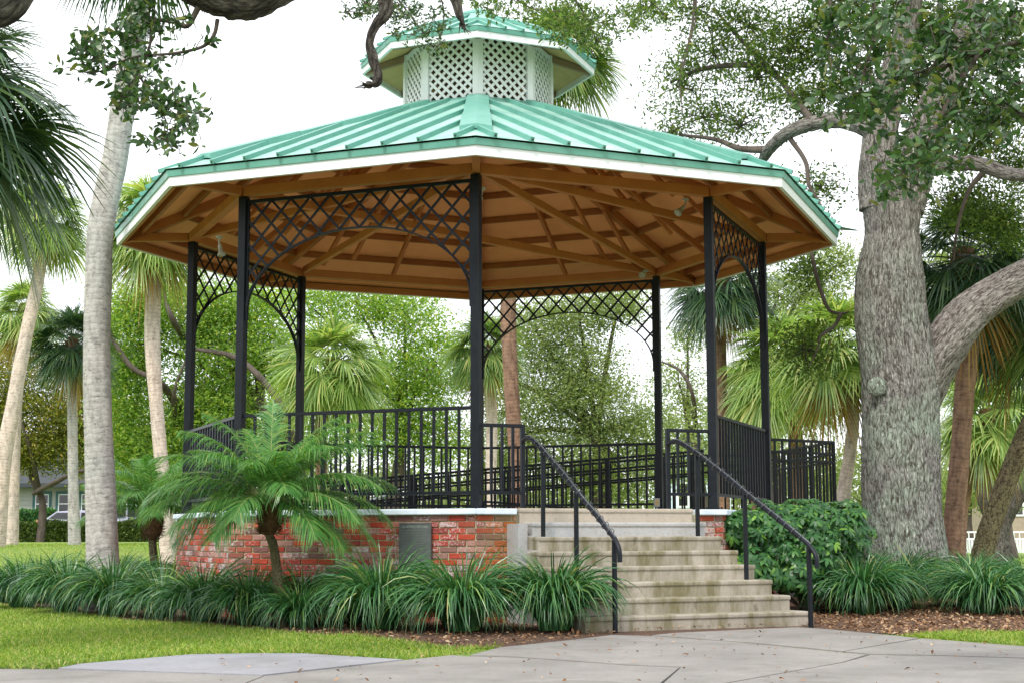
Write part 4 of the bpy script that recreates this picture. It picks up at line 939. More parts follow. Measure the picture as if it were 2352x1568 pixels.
# ------------------------------------------------------------------ liriope clumps
def clump(seed, n_=820, H=.70):
    rs_ = R_(seed); mb_ = MB(); a_ = rs_.rand(n_)*2*PI; lean = rs_.rand(n_)**.6
    L_ = H*rs_.uniform(.7, 1.3, n_)*(.86+.3*lean); h = np.stack([np.cos(a_), np.sin(a_), np.zeros(n_)], 1); base = h*(rs_.rand(n_)[:, None]**.6*.14)
    t = np.linspace(0, 1, 8); el0 = np.radians(89-30*lean); bend = np.radians(40+120*lean**.55*rs_.uniform(.75, 1.15, n_))
    ang = el0[:, None]-bend[:, None]*(t**1.25)[None]; st_ = L_[:, None]/7
    x = np.concatenate([np.zeros((n_, 1)), np.cumsum(np.cos(ang)[:, :-1]*st_, 1)], 1); z = np.concatenate([np.zeros((n_, 1)), np.cumsum(np.sin(ang)[:, :-1]*st_, 1)], 1); z = np.maximum(z, .015)
    lat = np.stack([-np.sin(a_), np.cos(a_), np.zeros(n_)], 1); cv = rs_.normal(size=n_)*.12
    C = base[:, None]+h[:, None]*x[:, :, None]+_z*z[:, :, None]+lat[:, None]*(cv[:, None]*(t**2)[None]*L_[:, None])[:, :, None]
    tw = rs_.normal(size=n_)*.5; sd_ = norm(lat*np.cos(tw)[:, None]+_z*np.sin(tw)[:, None])
    mb_.ribbons(C, sd_, .0076*np.array([.8, 1, 1, 1, .95, .8, .5, .06]))
    sp_ = MB()
    for i in range(7):
        aa = rs_.rand()*6.28; hh = np.array([math.cos(aa), math.sin(aa), 0]); q = [np.zeros(3), hh*.12+_z*.3, hh*.28+_z*.48]; sp_.tube(q, [.002, .002, .002], 4, 3, cap=False)
        for j in range(26):
            u_ = j/26; p = q[1]*(1-u_)+q[2]*u_+rs_.normal(size=3)*.006; sp_.box(p, p+_z*.008, .008, .008)
    return mb_, sp_
PR = []
for i in range(5):
    a_, b_ = clump(40+i); o1 = a_.build('blades', 'liriope'); o2 = b_.build('flower_spikes', 'spike'); PR.append((o1.data, o2.data)); bpy.data.objects.remove(o1); bpy.data.objects.remove(o2)
rs = R_(77)
BACK = 'dark green liriope clump in the crowded rows further back in the planting bed'
def lir(x, y, label=None, s=1., hs=1., z=0.):
    p = G(x, y) if y > 300 else (x, y)
    g = gz(p[0], p[1]); i = rs.randint(5)
    e = empty('liriope_clump', (p[0], p[1], g), rs.rand()*6.28, label or BACK, 'plant', 'liriope clumps edging the planting bed' if label else 'liriope clumps in the crowded back rows')
    e.scale = (s*rs.uniform(.78, .9), s*rs.uniform(.78, .9), s*hs*rs.uniform(.92, 1.18)); e.rotation_euler = (rs.uniform(-.08, .08), rs.uniform(-.08, .08), e.rotation_euler[2])
    for me_, nm in zip(PR[i], ('blades', 'flower_spikes')):
        o_ = bpy.data.objects.new(nm, me_); col.objects.link(o_); o_.parent = e
    return e
front = [(48, 1398, 'leftmost liriope clump of the front row, at the left edge of the photo', 1.15), (150, 1408, 'second liriope clump from the left in the front row', 1.1), (258, 1414, 'front row liriope clump directly below the big grey palm trunk', 1.12),
         (372, 1420, 'front row liriope clump just right of the big grey palm trunk', 1.1), (470, 1428, 'wide front row liriope clump below the left corner of the brick base', 1.08), (575, 1436, 'front row liriope clump left of the feather palm trunk', 1.05),
         (690, 1442, 'small rounded liriope clump at the foot of the pygmy date palm', .88), (880, 1446, 'front liriope clump left of the plaque, beside bare mulch', 1.2), (1068, 1452, 'large liriope clump in front of the brick wall between plaque and stairs', 1.28),
         (1275, 1452, 'largest liriope clump, spilling against the foot of the left handrail', 1.24), (1985, 1412, 'full liriope clump right of the right handrail foot', 1.12), (1860, 1368, 'liriope clump under the umbrella shrub, right of the steps', .95),
         (2085, 1384, 'liriope clump at the base of the big oak trunk', .95), (2265, 1412, 'big liriope clump right of the oak, near the right edge', 1.15), (2372, 1400, 'liriope clump cut off by the right edge of the photo', 1.1)]
FR = [G(f_[0], f_[1]) for f_ in front]
for x, y, l_, s_ in front: lir(x, y, l_, s_)
bedc = bed; k_ = 0
for row, Yr in enumerate((15.0, 15.9, 16.9, 17.9, 18.9, 19.9, 20.9, 21.9)):
    for Xr in np.arange(-9.3, 6.9, .7):
        x = Xr+.39*(row % 2)+rs.uniform(-.12, .12); y = Yr+rs.uniform(-.15, .15)
        an = math.atan2(x, -(y-DC)); al = (an-ROT) % (PI/4)-PI/8; rr = math.hypot(x, y-DC)*math.cos(al)/math.cos(PI/8)
        if rr < RC+.3 or not inpoly(x, y, bed) or not inpoly(x, y-.35, bed): continue
        if x > .1 and (x < 3.9 or rr < RC+1.1) : continue            # stairs and the umbrella shrub
        if x > 3 and (y < 16.3 or math.hypot(x-OAK[0], y-20) < .9): continue
        if min(math.hypot(x-q[0], y-q[1]) for q in FR) < .5: continue
        if y < 15.5 and x < -1.6: continue
        lir(x, y, None, rs.uniform(.88, 1.08))
# narrow blades of young fan palms coming up in the bed
def seedling(p, n_, H, label, seed):
    rs_ = R_(seed); g = gz(p[0], p[1]); mb_ = MB(); a_ = rs_.rand(n_)*6.28; h = np.stack([np.cos(a_), np.sin(a_), np.zeros(n_)], 1)
    L_ = H*rs_.uniform(.6, 1.1, n_); el = np.radians(rs_.uniform(45, 88, n_)); d = h*np.cos(el)[:, None]+_z*np.sin(el)[:, None]; t = np.linspace(0, 1, 7)
    C = d[:, None]*(L_[:, None, None]*t[None, :, None])-_z*(rs_.uniform(0, .5, n_)[:, None]*L_[:, None]*(t**3)[None])[:, :, None]
    sd_ = norm(np.cross(d, rdir(rs_, n_))); mb_.ribbons(C, sd_, .011*np.array([.6, 1, 1, 1, .9, .6, .05])); o = mb_.build('palm_seedling', 'sabal', smooth=False); o.location = (p[0], p[1], g)
    tag(o, label, 'plant')
seedling(P(385, 1250, 19.6), 14, 1.05, 'young strap leaved palm right of the big grey trunk', 1)
seedling(P(165, 1250, 21.5), 12, .9, 'young strap leaved palm left of the big grey trunk, leaves bent over', 2)
seedling(P(50, 1250, 20.5), 12, .75, 'young strap leaved palm behind the clumps near the left edge', 3)
seedling(P(2150, 1300, 18.2), 5, .9, 'few upright pale blades at the foot of the oak', 4)

# ------------------------------------------------------------------ lawn grass, dead leaves
rs = R_(11)
def grass_in(poly_px, n_, H, name, extra=None):
    poly = [tuple(G(*p)[:2]) for p in poly_px] if extra is None else extra
    A = np.array(poly); lo, hi = A.min(0), A.max(0); X = rs.uniform(lo[0], hi[0], n_*3); Y = rs.uniform(lo[1], hi[1], n_*3); k = inpoly(X, Y, poly); X, Y = X[k][:n_], Y[k][:n_]; m_ = len(X)
    a_ = rs.rand(m_)*6.28; el = np.radians(rs.uniform(8, 75, m_)); L_ = H*rs.uniform(.5, 1.4, m_); d = np.stack([np.cos(a_)*np.cos(el), np.sin(a_)*np.cos(el), np.sin(el)], 1); t = np.array([0, .55, 1.])
    b0 = np.stack([X, Y, gh(X, Y)], 1); C = b0[:, None]+d[:, None]*(L_[:, None, None]*t[None, :, None])-_z*(L_[:, None]*.22*(t**2)[None])[:, :, None]; C[:, :, 2] = np.maximum(C[:, :, 2], b0[:, 2:3]+.003)
    mb_ = MB(); wd = .0026+.0018*rs.rand(m_); mb_.ribbons(C, norm(np.cross(d, _z)+rs.normal(size=(m_, 3))*.4), wd[:, None]*np.array([1, .8, .05])[None])
    return tag(mb_.build(name, 'grass'), 'short green lawn grass with paler dry blades', 'grass', kind='stuff')
gp_l = [(-330, 1372), (0, 1388), (146, 1403), (293, 1426), (440, 1432), (586, 1445), (732, 1459), (820, 1459), (950, 1475), (1039, 1488), (1110, 1487), (1035, 1504), (925, 1513), (746, 1503), (586, 1500), (440, 1502), (311, 1513), (183, 1524), (128, 1535), (-300, 1535)]
grass_in([(-300, 1530), (128, 1530), (183, 1519), (311, 1508), (440, 1497), (586, 1495), (746, 1499), (930, 1509), (1039, 1498), (1149, 1482), (1150, 1488), (1039, 1507), (930, 1518), (746, 1506), (586, 1504), (440, 1506), (311, 1517), (183, 1528), (128, 1539), (-300, 1539)], 4500, .075, 'lawn_grass')['label'] = 'ragged longer grass blades leaning over the pavement edge'
grass_in(gp_l, 150000, .055, 'lawn_grass')
gp_r = [(2070, 1461), (2200, 1449), (2352, 1453), (2600, 1462), (2600, 1505), (2352, 1482), (2115, 1464)]
grass_in(gp_r, 22000, .05, 'lawn_grass')['label'] = 'strip of lawn grass along the pavement at the right edge'
grass_in(None, 60000, .09, 'lawn_grass', [(-16, 25), (-4.2, 25), (-7, 45), (-28, 45)])['label'] = 'sunny lawn behind the planting bed at the left'
grass_in(None, 30000, .09, 'lawn_grass', [(5.5, 24), (11, 21), (30, 60), (17, 60)])['label'] = 'sunny lawn behind the oak at the right'
def scatter(poly, n_, size, name, label, dz=.0, hole=None):
    A = np.array(poly); lo, hi = A.min(0), A.max(0); X = rs.uniform(lo[0], hi[0], n_*4); Y = rs.uniform(lo[1], hi[1], n_*4); k = inpoly(X, Y, poly)
    X, Y = X[k][:n_], Y[k][:n_]; pos = np.stack([X, Y, gh(X, Y)+dz+rs.uniform(0, .012, len(X))], 1); mb_ = MB(); C, s_, pr = litter_leaves(rs, pos, size); mb_.ribbons(C, s_, pr); return tag(mb_.build(name, 'litter'), label, 'leaf litter', kind='stuff')
g2 = lambda l_: [tuple(G(*p)[:2]) for p in l_]
scatter(g2([(700, 1372), (1039, 1380), (1296, 1380), (1409, 1400), (1412, 1456), (1296, 1470), (1149, 1485), (1039, 1494), (950, 1480), (820, 1462), (650, 1450)]), 5200, .042, 'leaf_litter', 'brown dead leaves covering the mulch left of the stairs', .008)
scatter(g2([(1850, 1365), (2100, 1370), (2420, 1385), (2450, 1452), (2200, 1456), (2090, 1462), (1896, 1445), (1840, 1440)]), 7500, .045, 'leaf_litter', 'brown dead leaves covering the mulch right of the stairs', .008)
scatter(g2([(-200, 1350), (700, 1380), (700, 1455), (440, 1438), (146, 1410), (-200, 1380)]), 2500, .04, 'leaf_litter', 'dead leaves at the front edge of the left planting bed', .008)
scatter(g2([(500, 1506), (1149, 1488), (1406, 1460), (1834, 1441), (2300, 1483), (2500, 1640), (500, 1640)]), 230, .035, 'leaf_litter', 'a few fallen leaves and acorns scattered on the pavement', .036)
p7 = [np.array([0, DC, 0])+fa0+fu0*s_+fn0*(OF+7*TR+n_) for s_, n_ in ((.6, .01), (2.9, .01), (2.9, .09), (.6, .07))]
scatter([tuple(p[:2]) for p in p7], 260, .03, 'leaf_litter', 'leaf crumbs swept against the bottom step', .03)

# ------------------------------------------------------------------ umbrella shrub (schefflera)
rs = R_(31); sc_ = P(1800, 1250, 17.6); sb = empty('umbrella_shrub', (sc_[0], sc_[1], 0), 0, 'glossy dark green umbrella shrub with hand shaped leaves right of the stairs', 'shrub'); so0 = np.array(sb.location)
bl = [(P(1760, 1240, 17.4), (.52, .45, .45)), (P(1850, 1225, 17.6), (.6, .5, .42)), (P(1930, 1235, 18.1), (.45, .5, .46)), (P(1700, 1210, 17.2), (.28, .35, .22)), (P(1730, 1310, 17.0), (.32, .3, .28)), (P(1830, 1300, 17.3), (.5, .4, .3))]
lf = MB(); stm = MB()
for c_, r_ in bl:
    for i in range(int(230*r_[0]*r_[2]/.25)):
        d = norm(rs.normal(size=3)+np.array([0, -.35, .35])); p = c_+d*np.array(r_)*rs.uniform(.6, 1.05); nr = norm(d+np.array([0, -.25, .75])+rs.normal(size=3)*.3)
        a1 = norm(np.cross(nr, rdir(rs, 1)[0])); a2 = np.cross(nr, a1); m_ = 8; th = np.arange(m_)/m_*2*PI+rs.rand(); L_ = rs.uniform(.08, .125)
        dd = np.cos(th)[:, None]*a1+np.sin(th)[:, None]*a2; t = np.array([.12, .4, .7, 1.])
        C = p+dd[:, None]*(L_*t[None, :, None])-nr*(L_*.45*(t**2)[None, :, None]*rs.uniform(.5, 1.2)); lf.ribbons(C, np.cross(nr, dd), L_*np.array([.04, .16, .19, .02]))
        if i % 3 == 0: stm.tube([p, p-d*.14-_z*.06], [.003, .004], 4, 1, cap=False)
for i in range(26):
    q = sc_+np.array([rs.uniform(-.5, .7), rs.uniform(-.2, .3), 0]); c_, r_ = bl[rs.randint(6)]; stm.tube([np.array([q[0], q[1], -.05]), (q*np.array([1, 1, 0])+c_)/2+rs.normal(size=3)*.05, c_+rs.normal(size=3)*.2], [.014, .011, .006], 6, 3)
lf.build('leaves', 'shrub', sb, loc=so0); stm.build('stems', 'bark_far', sb, loc=so0)

# ------------------------------------------------------------------ the great live oak on the right
Yo = 20.0; ob = empty('live_oak', (OAK[0], Yo, gz(OAK[0], Yo)), 0, 'huge live oak with furrowed grey green bark and a thick limb forking to the right', 'tree'); oo = np.array(ob.location)
pm = Yo/F
def relief(o_, amt=.018, dens=9):
    """real furrows in the bark: push vertices in along wandering vertical cracks"""
    me_ = o_.data; n_ = len(me_.vertices); co = np.empty(n_*3, np.float32); me_.vertices.foreach_get('co', co); co = co.reshape(-1, 3); no = np.empty(n_*3, np.float32); me_.vertices.foreach_get('normal', no); no = no.reshape(-1, 3)
    from mathutils import noise as mn
    k = np.empty(n_)
    for i in range(n_):
        x, y, z = co[i]; w_ = mn.noise((x*2, y*2, z*1.2))*.35
        a_ = 1-abs(mn.noise(((x+w_)*dens, (y+w_)*dens, z*dens*.22)))*2.2; b__ = mn.noise((x*dens*2.4, y*dens*2.4, z*dens*.8)); k[i] = -max(a_, 0)**3*1.0+b__*.35
    co = co+no*(k*amt)[:, None]; me_.vertices.foreach_set('co', co.astype(np.float32).ravel()); me_.update()
tp = [(2092, 1400), (2085, 1352), (2080, 1280), (2072, 1180), (2070, 1060), (2068, 940), (2062, 840), (2048, 740), (2046, 640), (2050, 540), (2046, 450), (2044, 380)]
tw = [130, 112, 98, 92, 89, 88, 86, 84, 78, 64, 70, 74]
mb = MB(); mb.tube([P(x, y, Yo) for x, y in tp], np.array(tw)*pm, 190, 34, wob=.035, seed=5); o = mb.build('trunk', 'bark_oak', ob, True, loc=oo); relief(o, .016, 13)
for a_ in range(7):    # root flare
    th = a_*.9+.3; mb = MB()
def limb(pts, wid, name='limb', dep=0, sides=40, bark='bark_oak', rel=.014, res=12, par=None, o_=None, wob=.08):
    mb_ = MB(); Yl = Yo+dep; pp = [P(x, y, Yl+(d[0] if d else 0)) for x, y, *d in pts]; mb_.tube(pp, np.array(wid)*pm, sides, res, wob=wob, seed=len(pts)); l_ = mb_.build(name, bark, par or ob, True, loc=oo if o_ is None else o_)
    if rel: relief(l_, rel)
    return pp
limb([(2085, 960, .1), (2120, 880, .05), (2165, 800), (2225, 722), (2300, 668), (2400, 610), (2520, 540), (2660, 440), (2780, 290), (2830, 120)], [50, 56, 52, 48, 44, 40, 34, 28, 20, 9], sides=90, rel=.018, res=18)
limb([(2025, 480), (2020, 400), (2022, 320), (2040, 220), (2068, 120), (2090, 20), (2100, -120), (2080, -260)], [50, 48, 42, 36, 32, 28, 22, 14], sides=60, rel=.016)
limb([(2070, 480), (2092, 400), (2120, 320), (2160, 220), (2200, 130), (2230, 20), (2260, -120), (2330, -260)], [52, 50, 46, 40, 34, 28, 22, 14], sides=60, rel=.016)
limb([(2030, 330), (1990, 292), (1930, 276, .3), (1870, 284, .5), (1812, 305, .8), (1765, 345, 1.3), (1738, 400, 2)], [26, 24, 21, 19, 18, 15, 10])
limb([(2110, 380), (2180, 376, -.2), (2250, 378, -.4), (2320, 400, -.6), (2420, 400, -1), (2540, 340, -1), (2620, 220, -1)], [26, 19, 17, 16, 13, 9, 4])
limb([(1812, 315, .8), (1850, 372, .6), (1858, 425, .5), (1880, 462, .4), (1905, 520, .3)], [7, 5.5, 4.5, 3, 1.2], 'twig', sides=10, rel=0, bark='bark_far')
limb([(1860, 560, .6), (1872, 620, .5), (1886, 670, .4), (1905, 712, .3), (1935, 720, .3), (1950, 716, .2)], [4, 5, 5, 4.5, 3.5, 1.5], 'twig', sides=10, rel=0, bark='bark_far')
limb([(1840, 480, .7), (1850, 520, .7), (1860, 560, .6)], [3, 3.5, 4], 'twig', sides=8, rel=0, bark='bark_far')
limb([(1932, 720, .3), (1915, 750, .2), (1885, 772, .1), (1878, 800, .1), (1858, 840, 0)], [5, 4, 3.5, 2, 1], 'twig', sides=8, rel=0, bark='bark_far')
limb([(2260, 395, .4), (2225, 440, .5), (2200, 520, .6), (2190, 600, .8)], [8, 5, 4, 2], 'twig', sides=10, rel=0, bark='bark_far')
for pts in ([(1765, 345, 1.3), (1700, 342, 1.6), (1640, 320, 2), (1560, 310, 2.5)], [(1870, 284, .5), (1820, 220, 1), (1770, 160, 1.5), (1700, 90, 2), (1640, 20, 2.5)], [(1770, 160, 1.5), (1700, 150, 2), (1610, 160, 2.5), (1540, 190, 3)], [(2040, 220), (1980, 160, .4), (1920, 80, 1), (1880, -20, 1.5)],
            [(1595, 0, 1), (1590, 60, 1), (1575, 130, 1), (1562, 185, 1), (1568, 260, 1)], [(2200, 130), (2280, 80, -.5), (2360, 40, -1)]):
    limb(pts, np.linspace(10, 3, len(pts)) if pts[0][0] != 1595 else [4, 3.5, 3, 2, 1], 'branch', sides=12, rel=0, bark='bark_far', wob=.15)
rs = R_(17); bl = []
for x, y, rx, ry, d in [(1560, 200, 70, 80, 3), (1640, 120, 100, 90, 2.5), (1620, 270, 90, 60, 2.5), (1720, 60, 100, 80, 2), (1740, 180, 90, 80, 1.6), (1700, 290, 80, 45, 2), (1820, 110, 110, 100, 1.3), (1850, 230, 90, 60, 1), (1540, 310, 60, 35, 2.7), (1930, 40, 90, 80, 1),
                     (1950, 190, 70, 60, .8), (2060, 60, 110, 90, .6), (2180, 60, 110, 90, 1), (2300, 80, 100, 100, .5), (2150, 210, 110, 90, 1.4), (2290, 240, 100, 90, 1), (2200, 460, 90, 70, 2), (2310, 500, 90, 90, 1.5), (2250, 330, 100, 60, 1.8), (1880, 430, 35, 60, 1), (1600, 20, 90, 40, 2.2), (1490, 20, 70, 40, 3),
                     (1860, 620, 60, 60, 2), (1850, 800, 70, 60, .8), (2340, 380, 70, 60, 2), (2000, -120, 260, 110, 0), (2300, -150, 200, 130, -2), (1650, -120, 220, 100, 1), (2620, 150, 200, 130, -1), (2820, 80, 190, 150, 0)]:
    bl += [(c_, r_, .55 if x < 1780 else 1.) for c_, r_, w_ in pxblobs([(x, y, rx, ry)], Yo+d, .9)]
lf = MB(); dens = 3300
cl = crown_leaves(lf, bl, dens, 30, .062, .17, rs, .42, .4, .3); crn = lf.build('crown', 'leaf_oak', ob, loc=oo)
tb = MB()
for c_, r_, w_ in bl:
    near = cl[np.linalg.norm((cl-c_)/np.array(r_), axis=1) < 1.1]
    if len(near): twigs(tb, c_, near, rs, .014, 14)
tb.build('twigs', 'bark_far', ob, loc=oo)
# knot on the trunk
mb = MB(); kc = P(2020, 885, Yo-.52); rs = R_(2)
th, phh = np.meshgrid(np.linspace(0, 2*PI, 24, endpoint=False), np.linspace(0, PI, 12)); V = np.stack([np.sin(phh)*np.cos(th)*.155, np.cos(phh)*.10-0*th, np.sin(phh)*np.sin(th)*.17], -1).reshape(-1, 3)
i, j = np.meshgrid(np.arange(24), np.arange(11)); a_ = j*24+i; b_ = j*24+(i+1) % 24; mb.add(V*np.array([.9, .5, .8])+kc+np.array([0, .105, 0]), np.stack([a_, b_, b_+24, a_+24], -1).reshape(-1, 4), 0, V+kc); mb.build('knot', 'bark_oak', ob, True, loc=oo)

# ------------------------------------------------------------------ near overhanging oak sprays
def spray(name, label, twiglist, Y, n_leaf, size, seed, mat='leaf_near', bark='bark_far', extra_blobs=(), thick=(), clusters=0, par=.035):
    rs_ = R_(seed); p0 = P(twiglist[0][1][0], twiglist[0][1][1], Y); t_ = empty(name, tuple(p0), 0, label, 'branch'); o0 = np.array(p0)
    tb_ = MB(); lf_ = MB(); anchor = []
    for wd, *pts in twiglist:
        pp = np.array([P(x, y, Y+(d[0] if d else 0)) for x, y, *d in pts]); tb_.tube(pp, np.linspace(wd, max(wd*.25, .6), len(pp))*Y/F, 8, 5, wob=.18, seed=seed)
        seg = np.linspace(.15, 1, 14)*(len(pp)-1)
        for s_ in seg:
            i = min(int(s_), len(pp)-2); anchor.append(pp[i]*(1-(s_-i))+pp[i+1]*(s_-i))
    for x, y, rx, ry, k in extra_blobs:
        for _ in range(k):
            a_ = rs_.rand()*6.28; q = rs_.rand()**.5; anchor.append(P(x+rx*q*math.cos(a_), y+ry*q*math.sin(a_), Y+rs_.uniform(-.5, .5)))
    anchor = np.array(anchor)
    per = max(3, n_leaf//len(anchor)); pos = []
    for a_ in anchor:
        d = norm(rs_.normal(size=3)+np.array([0, 0, -.3])); e = a_+d*size*rs_.uniform(1.2, 3.2); m_ = (a_+e)/2+rs_.normal(size=3)*size*.3
        tb_.tube([a_, m_, e], [.0035, .0025, .0012], 4, 2, cap=False)
        for j in range(per): u_ = rs_.rand(); pos.append(a_*(1-u_)+e*u_+rs_.normal(size=3)*size*.35)
    lf_.ribbons(*leaves_at(rs_, np.array(pos), size, .42, .3, True)); tb_.build('twigs', bark, t_, True, loc=o0); lf_.build('leaves', mat, t_, loc=o0)
    return t_
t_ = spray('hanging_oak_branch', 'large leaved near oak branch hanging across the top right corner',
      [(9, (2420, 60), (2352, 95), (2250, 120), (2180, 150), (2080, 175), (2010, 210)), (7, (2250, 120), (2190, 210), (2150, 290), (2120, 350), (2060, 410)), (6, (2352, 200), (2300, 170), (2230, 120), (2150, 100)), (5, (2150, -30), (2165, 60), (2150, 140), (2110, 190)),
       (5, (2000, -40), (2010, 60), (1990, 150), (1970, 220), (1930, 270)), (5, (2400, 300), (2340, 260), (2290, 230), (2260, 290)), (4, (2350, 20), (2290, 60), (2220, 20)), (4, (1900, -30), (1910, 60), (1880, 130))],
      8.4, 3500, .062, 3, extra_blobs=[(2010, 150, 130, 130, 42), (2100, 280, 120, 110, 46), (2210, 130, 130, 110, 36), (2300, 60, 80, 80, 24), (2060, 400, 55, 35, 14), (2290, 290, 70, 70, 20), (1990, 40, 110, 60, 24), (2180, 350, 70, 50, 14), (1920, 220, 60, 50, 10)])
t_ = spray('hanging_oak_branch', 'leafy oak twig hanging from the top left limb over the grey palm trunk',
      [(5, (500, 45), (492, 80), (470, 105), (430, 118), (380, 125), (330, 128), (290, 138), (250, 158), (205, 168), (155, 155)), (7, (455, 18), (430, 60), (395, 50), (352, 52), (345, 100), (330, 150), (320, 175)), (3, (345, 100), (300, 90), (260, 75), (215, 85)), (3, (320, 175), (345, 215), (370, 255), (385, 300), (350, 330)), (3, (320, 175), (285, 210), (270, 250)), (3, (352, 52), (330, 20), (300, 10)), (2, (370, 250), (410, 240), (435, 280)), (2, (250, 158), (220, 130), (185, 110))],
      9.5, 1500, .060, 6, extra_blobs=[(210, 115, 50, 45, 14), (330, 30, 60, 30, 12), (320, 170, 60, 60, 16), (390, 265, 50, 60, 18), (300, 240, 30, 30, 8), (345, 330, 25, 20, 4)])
# massive limb crossing the top left, above the camera
mb = MB(); L0 = [(330, -190), (450, -70, .0), (545, -10, 0), (640, -60, .2), (760, -160, .5)]
def bigl(name, pts, wid, Y, label, bark='bark_dark', cat='branch', stub=False):
    pp = [P(x, y, Y+(d[0] if d else 0)) for x, y, *d in pts]; mb_ = MB(); mb_.tube(pp, np.array(wid)*Y/F, 48, 14, wob=.10, seed=7); o0 = pp[0]
    e = empty(name, tuple(o0), 0, label, cat); o_ = mb_.build('limb', bark, e, True, loc=o0); relief(o_, .02); return e, o_, pp
bigl('oak_limb', [(180, -300), (330, -120), (430, -60), (540, -12), (620, -35), (720, -110), (860, -260)], [80, 72, 66, 62, 58, 62, 66], 9.5, 'thick dark furrowed oak limb dipping into the top left of the sky')
bigl('oak_limb', [(-260, -60), (-120, 20), (-30, 20), (30, -20), (90, -140)], [60, 52, 50, 48, 42], 8.5, 'dark oak limb filling the extreme top left corner')
def stubb(pts, wid, Y, label, tw_, n_leaf, size, seed, bls):
    e, o_, pp = bigl('broken_oak_branch', pts, wid, Y, label)
    rs_ = R_(seed); mb_ = MB(); p = pp[-1]; dd = norm(pp[-1]-pp[-2])
    for i in range(14): mb_.tube([p+rs_.normal(size=3)*.012, p+dd*rs_.uniform(.02, .08)+rs_.normal(size=3)*.03], [.006, .001], 4, 1)
    mb_.build('splinters', bpy.data.materials['dark_oak_bark'], e, loc=pp[0])
stubb([(905, -120), (888, -20), (885, 30), (862, 62), (850, 100), (858, 140), (866, 172), (862, 192), (842, 196)], [22, 20, 18, 14, 12, 12.5, 13, 13, 9], 10.5, 'crooked sawn off oak branch hanging left of the cupola', 0, 0, 0, 1, 0)
stubb([(1020, -120), (1035, -30), (1048, 10), (1056, 40), (1062, 58)], [17, 16, 14, 11, 6], 10.5, 'short broken oak branch end hanging just above the cupola roof', 0, 0, 0, 2, 0)
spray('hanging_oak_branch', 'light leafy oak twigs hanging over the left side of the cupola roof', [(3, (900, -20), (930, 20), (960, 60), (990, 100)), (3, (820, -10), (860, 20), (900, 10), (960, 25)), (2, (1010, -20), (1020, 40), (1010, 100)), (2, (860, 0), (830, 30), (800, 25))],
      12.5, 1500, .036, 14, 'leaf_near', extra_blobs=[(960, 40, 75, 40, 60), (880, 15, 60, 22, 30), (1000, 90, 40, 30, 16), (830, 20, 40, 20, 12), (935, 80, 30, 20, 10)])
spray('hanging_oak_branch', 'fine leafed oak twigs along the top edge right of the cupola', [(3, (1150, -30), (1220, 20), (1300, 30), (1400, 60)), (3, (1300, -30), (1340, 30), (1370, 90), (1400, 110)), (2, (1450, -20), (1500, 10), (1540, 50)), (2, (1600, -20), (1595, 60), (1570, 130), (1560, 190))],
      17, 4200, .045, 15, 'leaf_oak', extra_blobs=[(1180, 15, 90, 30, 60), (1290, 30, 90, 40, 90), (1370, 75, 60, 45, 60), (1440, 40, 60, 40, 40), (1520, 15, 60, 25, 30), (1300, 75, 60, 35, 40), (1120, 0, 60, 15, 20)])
# ------------------------------------------------------------------ fan palms
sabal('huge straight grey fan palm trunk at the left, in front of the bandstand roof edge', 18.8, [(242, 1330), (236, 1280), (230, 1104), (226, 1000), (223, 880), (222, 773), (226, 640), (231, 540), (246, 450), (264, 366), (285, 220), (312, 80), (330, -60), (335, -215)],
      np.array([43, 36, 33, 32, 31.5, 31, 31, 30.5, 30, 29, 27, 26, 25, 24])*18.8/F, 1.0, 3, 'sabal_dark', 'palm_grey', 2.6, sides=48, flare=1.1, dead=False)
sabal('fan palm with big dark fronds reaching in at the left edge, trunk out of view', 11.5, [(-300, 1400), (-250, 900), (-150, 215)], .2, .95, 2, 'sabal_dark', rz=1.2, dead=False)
sabal('curved pale fan palm leaning right at the left edge, full green crown', 36, [(-12, 1270), (4, 1080), (30, 930), (62, 760), (88, 640), (102, 500)], [.20, .2, .17, .16, .15, .17], .98, 5, 'sabal_light', 'palm_pale', 0)
sabal('slender fan palm behind the curved palm, with browning lower fronds', 41, [(22, 1262), (30, 1100), (36, 950), (46, 800), (60, 715)], [.19, .17, .16, .17, .18], .9, 6, 'sabal_light', 'palm_pale', 1)
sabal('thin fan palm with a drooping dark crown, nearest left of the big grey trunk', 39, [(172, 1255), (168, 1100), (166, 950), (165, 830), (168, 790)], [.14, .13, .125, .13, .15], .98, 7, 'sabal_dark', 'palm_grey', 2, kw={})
sabal('bright pale fan palm trunk right of the big grey trunk, crown under the roof edge', 29, [(392, 1290), (380, 1150), (368, 1030), (358, 920), (350, 780), (352, 660), (356, 520)], [.16, .15, .135, .13, .15, .15, .16], 1.05, 8, 'sabal_light', 'palm_pale', 0.4)
sabal('shorter lush fan palm seen through the left arch of the bandstand', 33, [(742, 1290), (738, 1100), (738, 960), (765, 840)], [.15, .13, .13, .16], 1.12, 9, 'sabal_light', 'palm_brown', .3, dead=False)
sabal('tall brown fan palm trunk behind the bandstand, crown above the roof beside the cupola', 27.5, [(1192, 1290), (1188, 1100), (1178, 950), (1170, 800), (1168, 690), (1180, 500), (1225, 300), (1290, 120)], [.16, .145, .14, .14, .145, .14, .13, .14], .92, 10, 'sabal', 'palm_brown', .8, dead=False)
sabal('pale thin fan palm trunk left of the tall brown trunk, crown behind the front post', 37, [(1128, 1280), (1128, 1100), (1128, 930), (1112, 800)], [.15, .14, .14, .15], .88, 11, 'sabal', 'palm_pale', 2.2)
sabal('brown fan palm trunk beside the front right post, grey green crown below the roof edge', 31, [(1658, 1280), (1656, 1000), (1653, 800), (1655, 650)], [.16, .145, .14, .15], .98, 12, 'sabal_dark', 'palm_brown', 1.4)
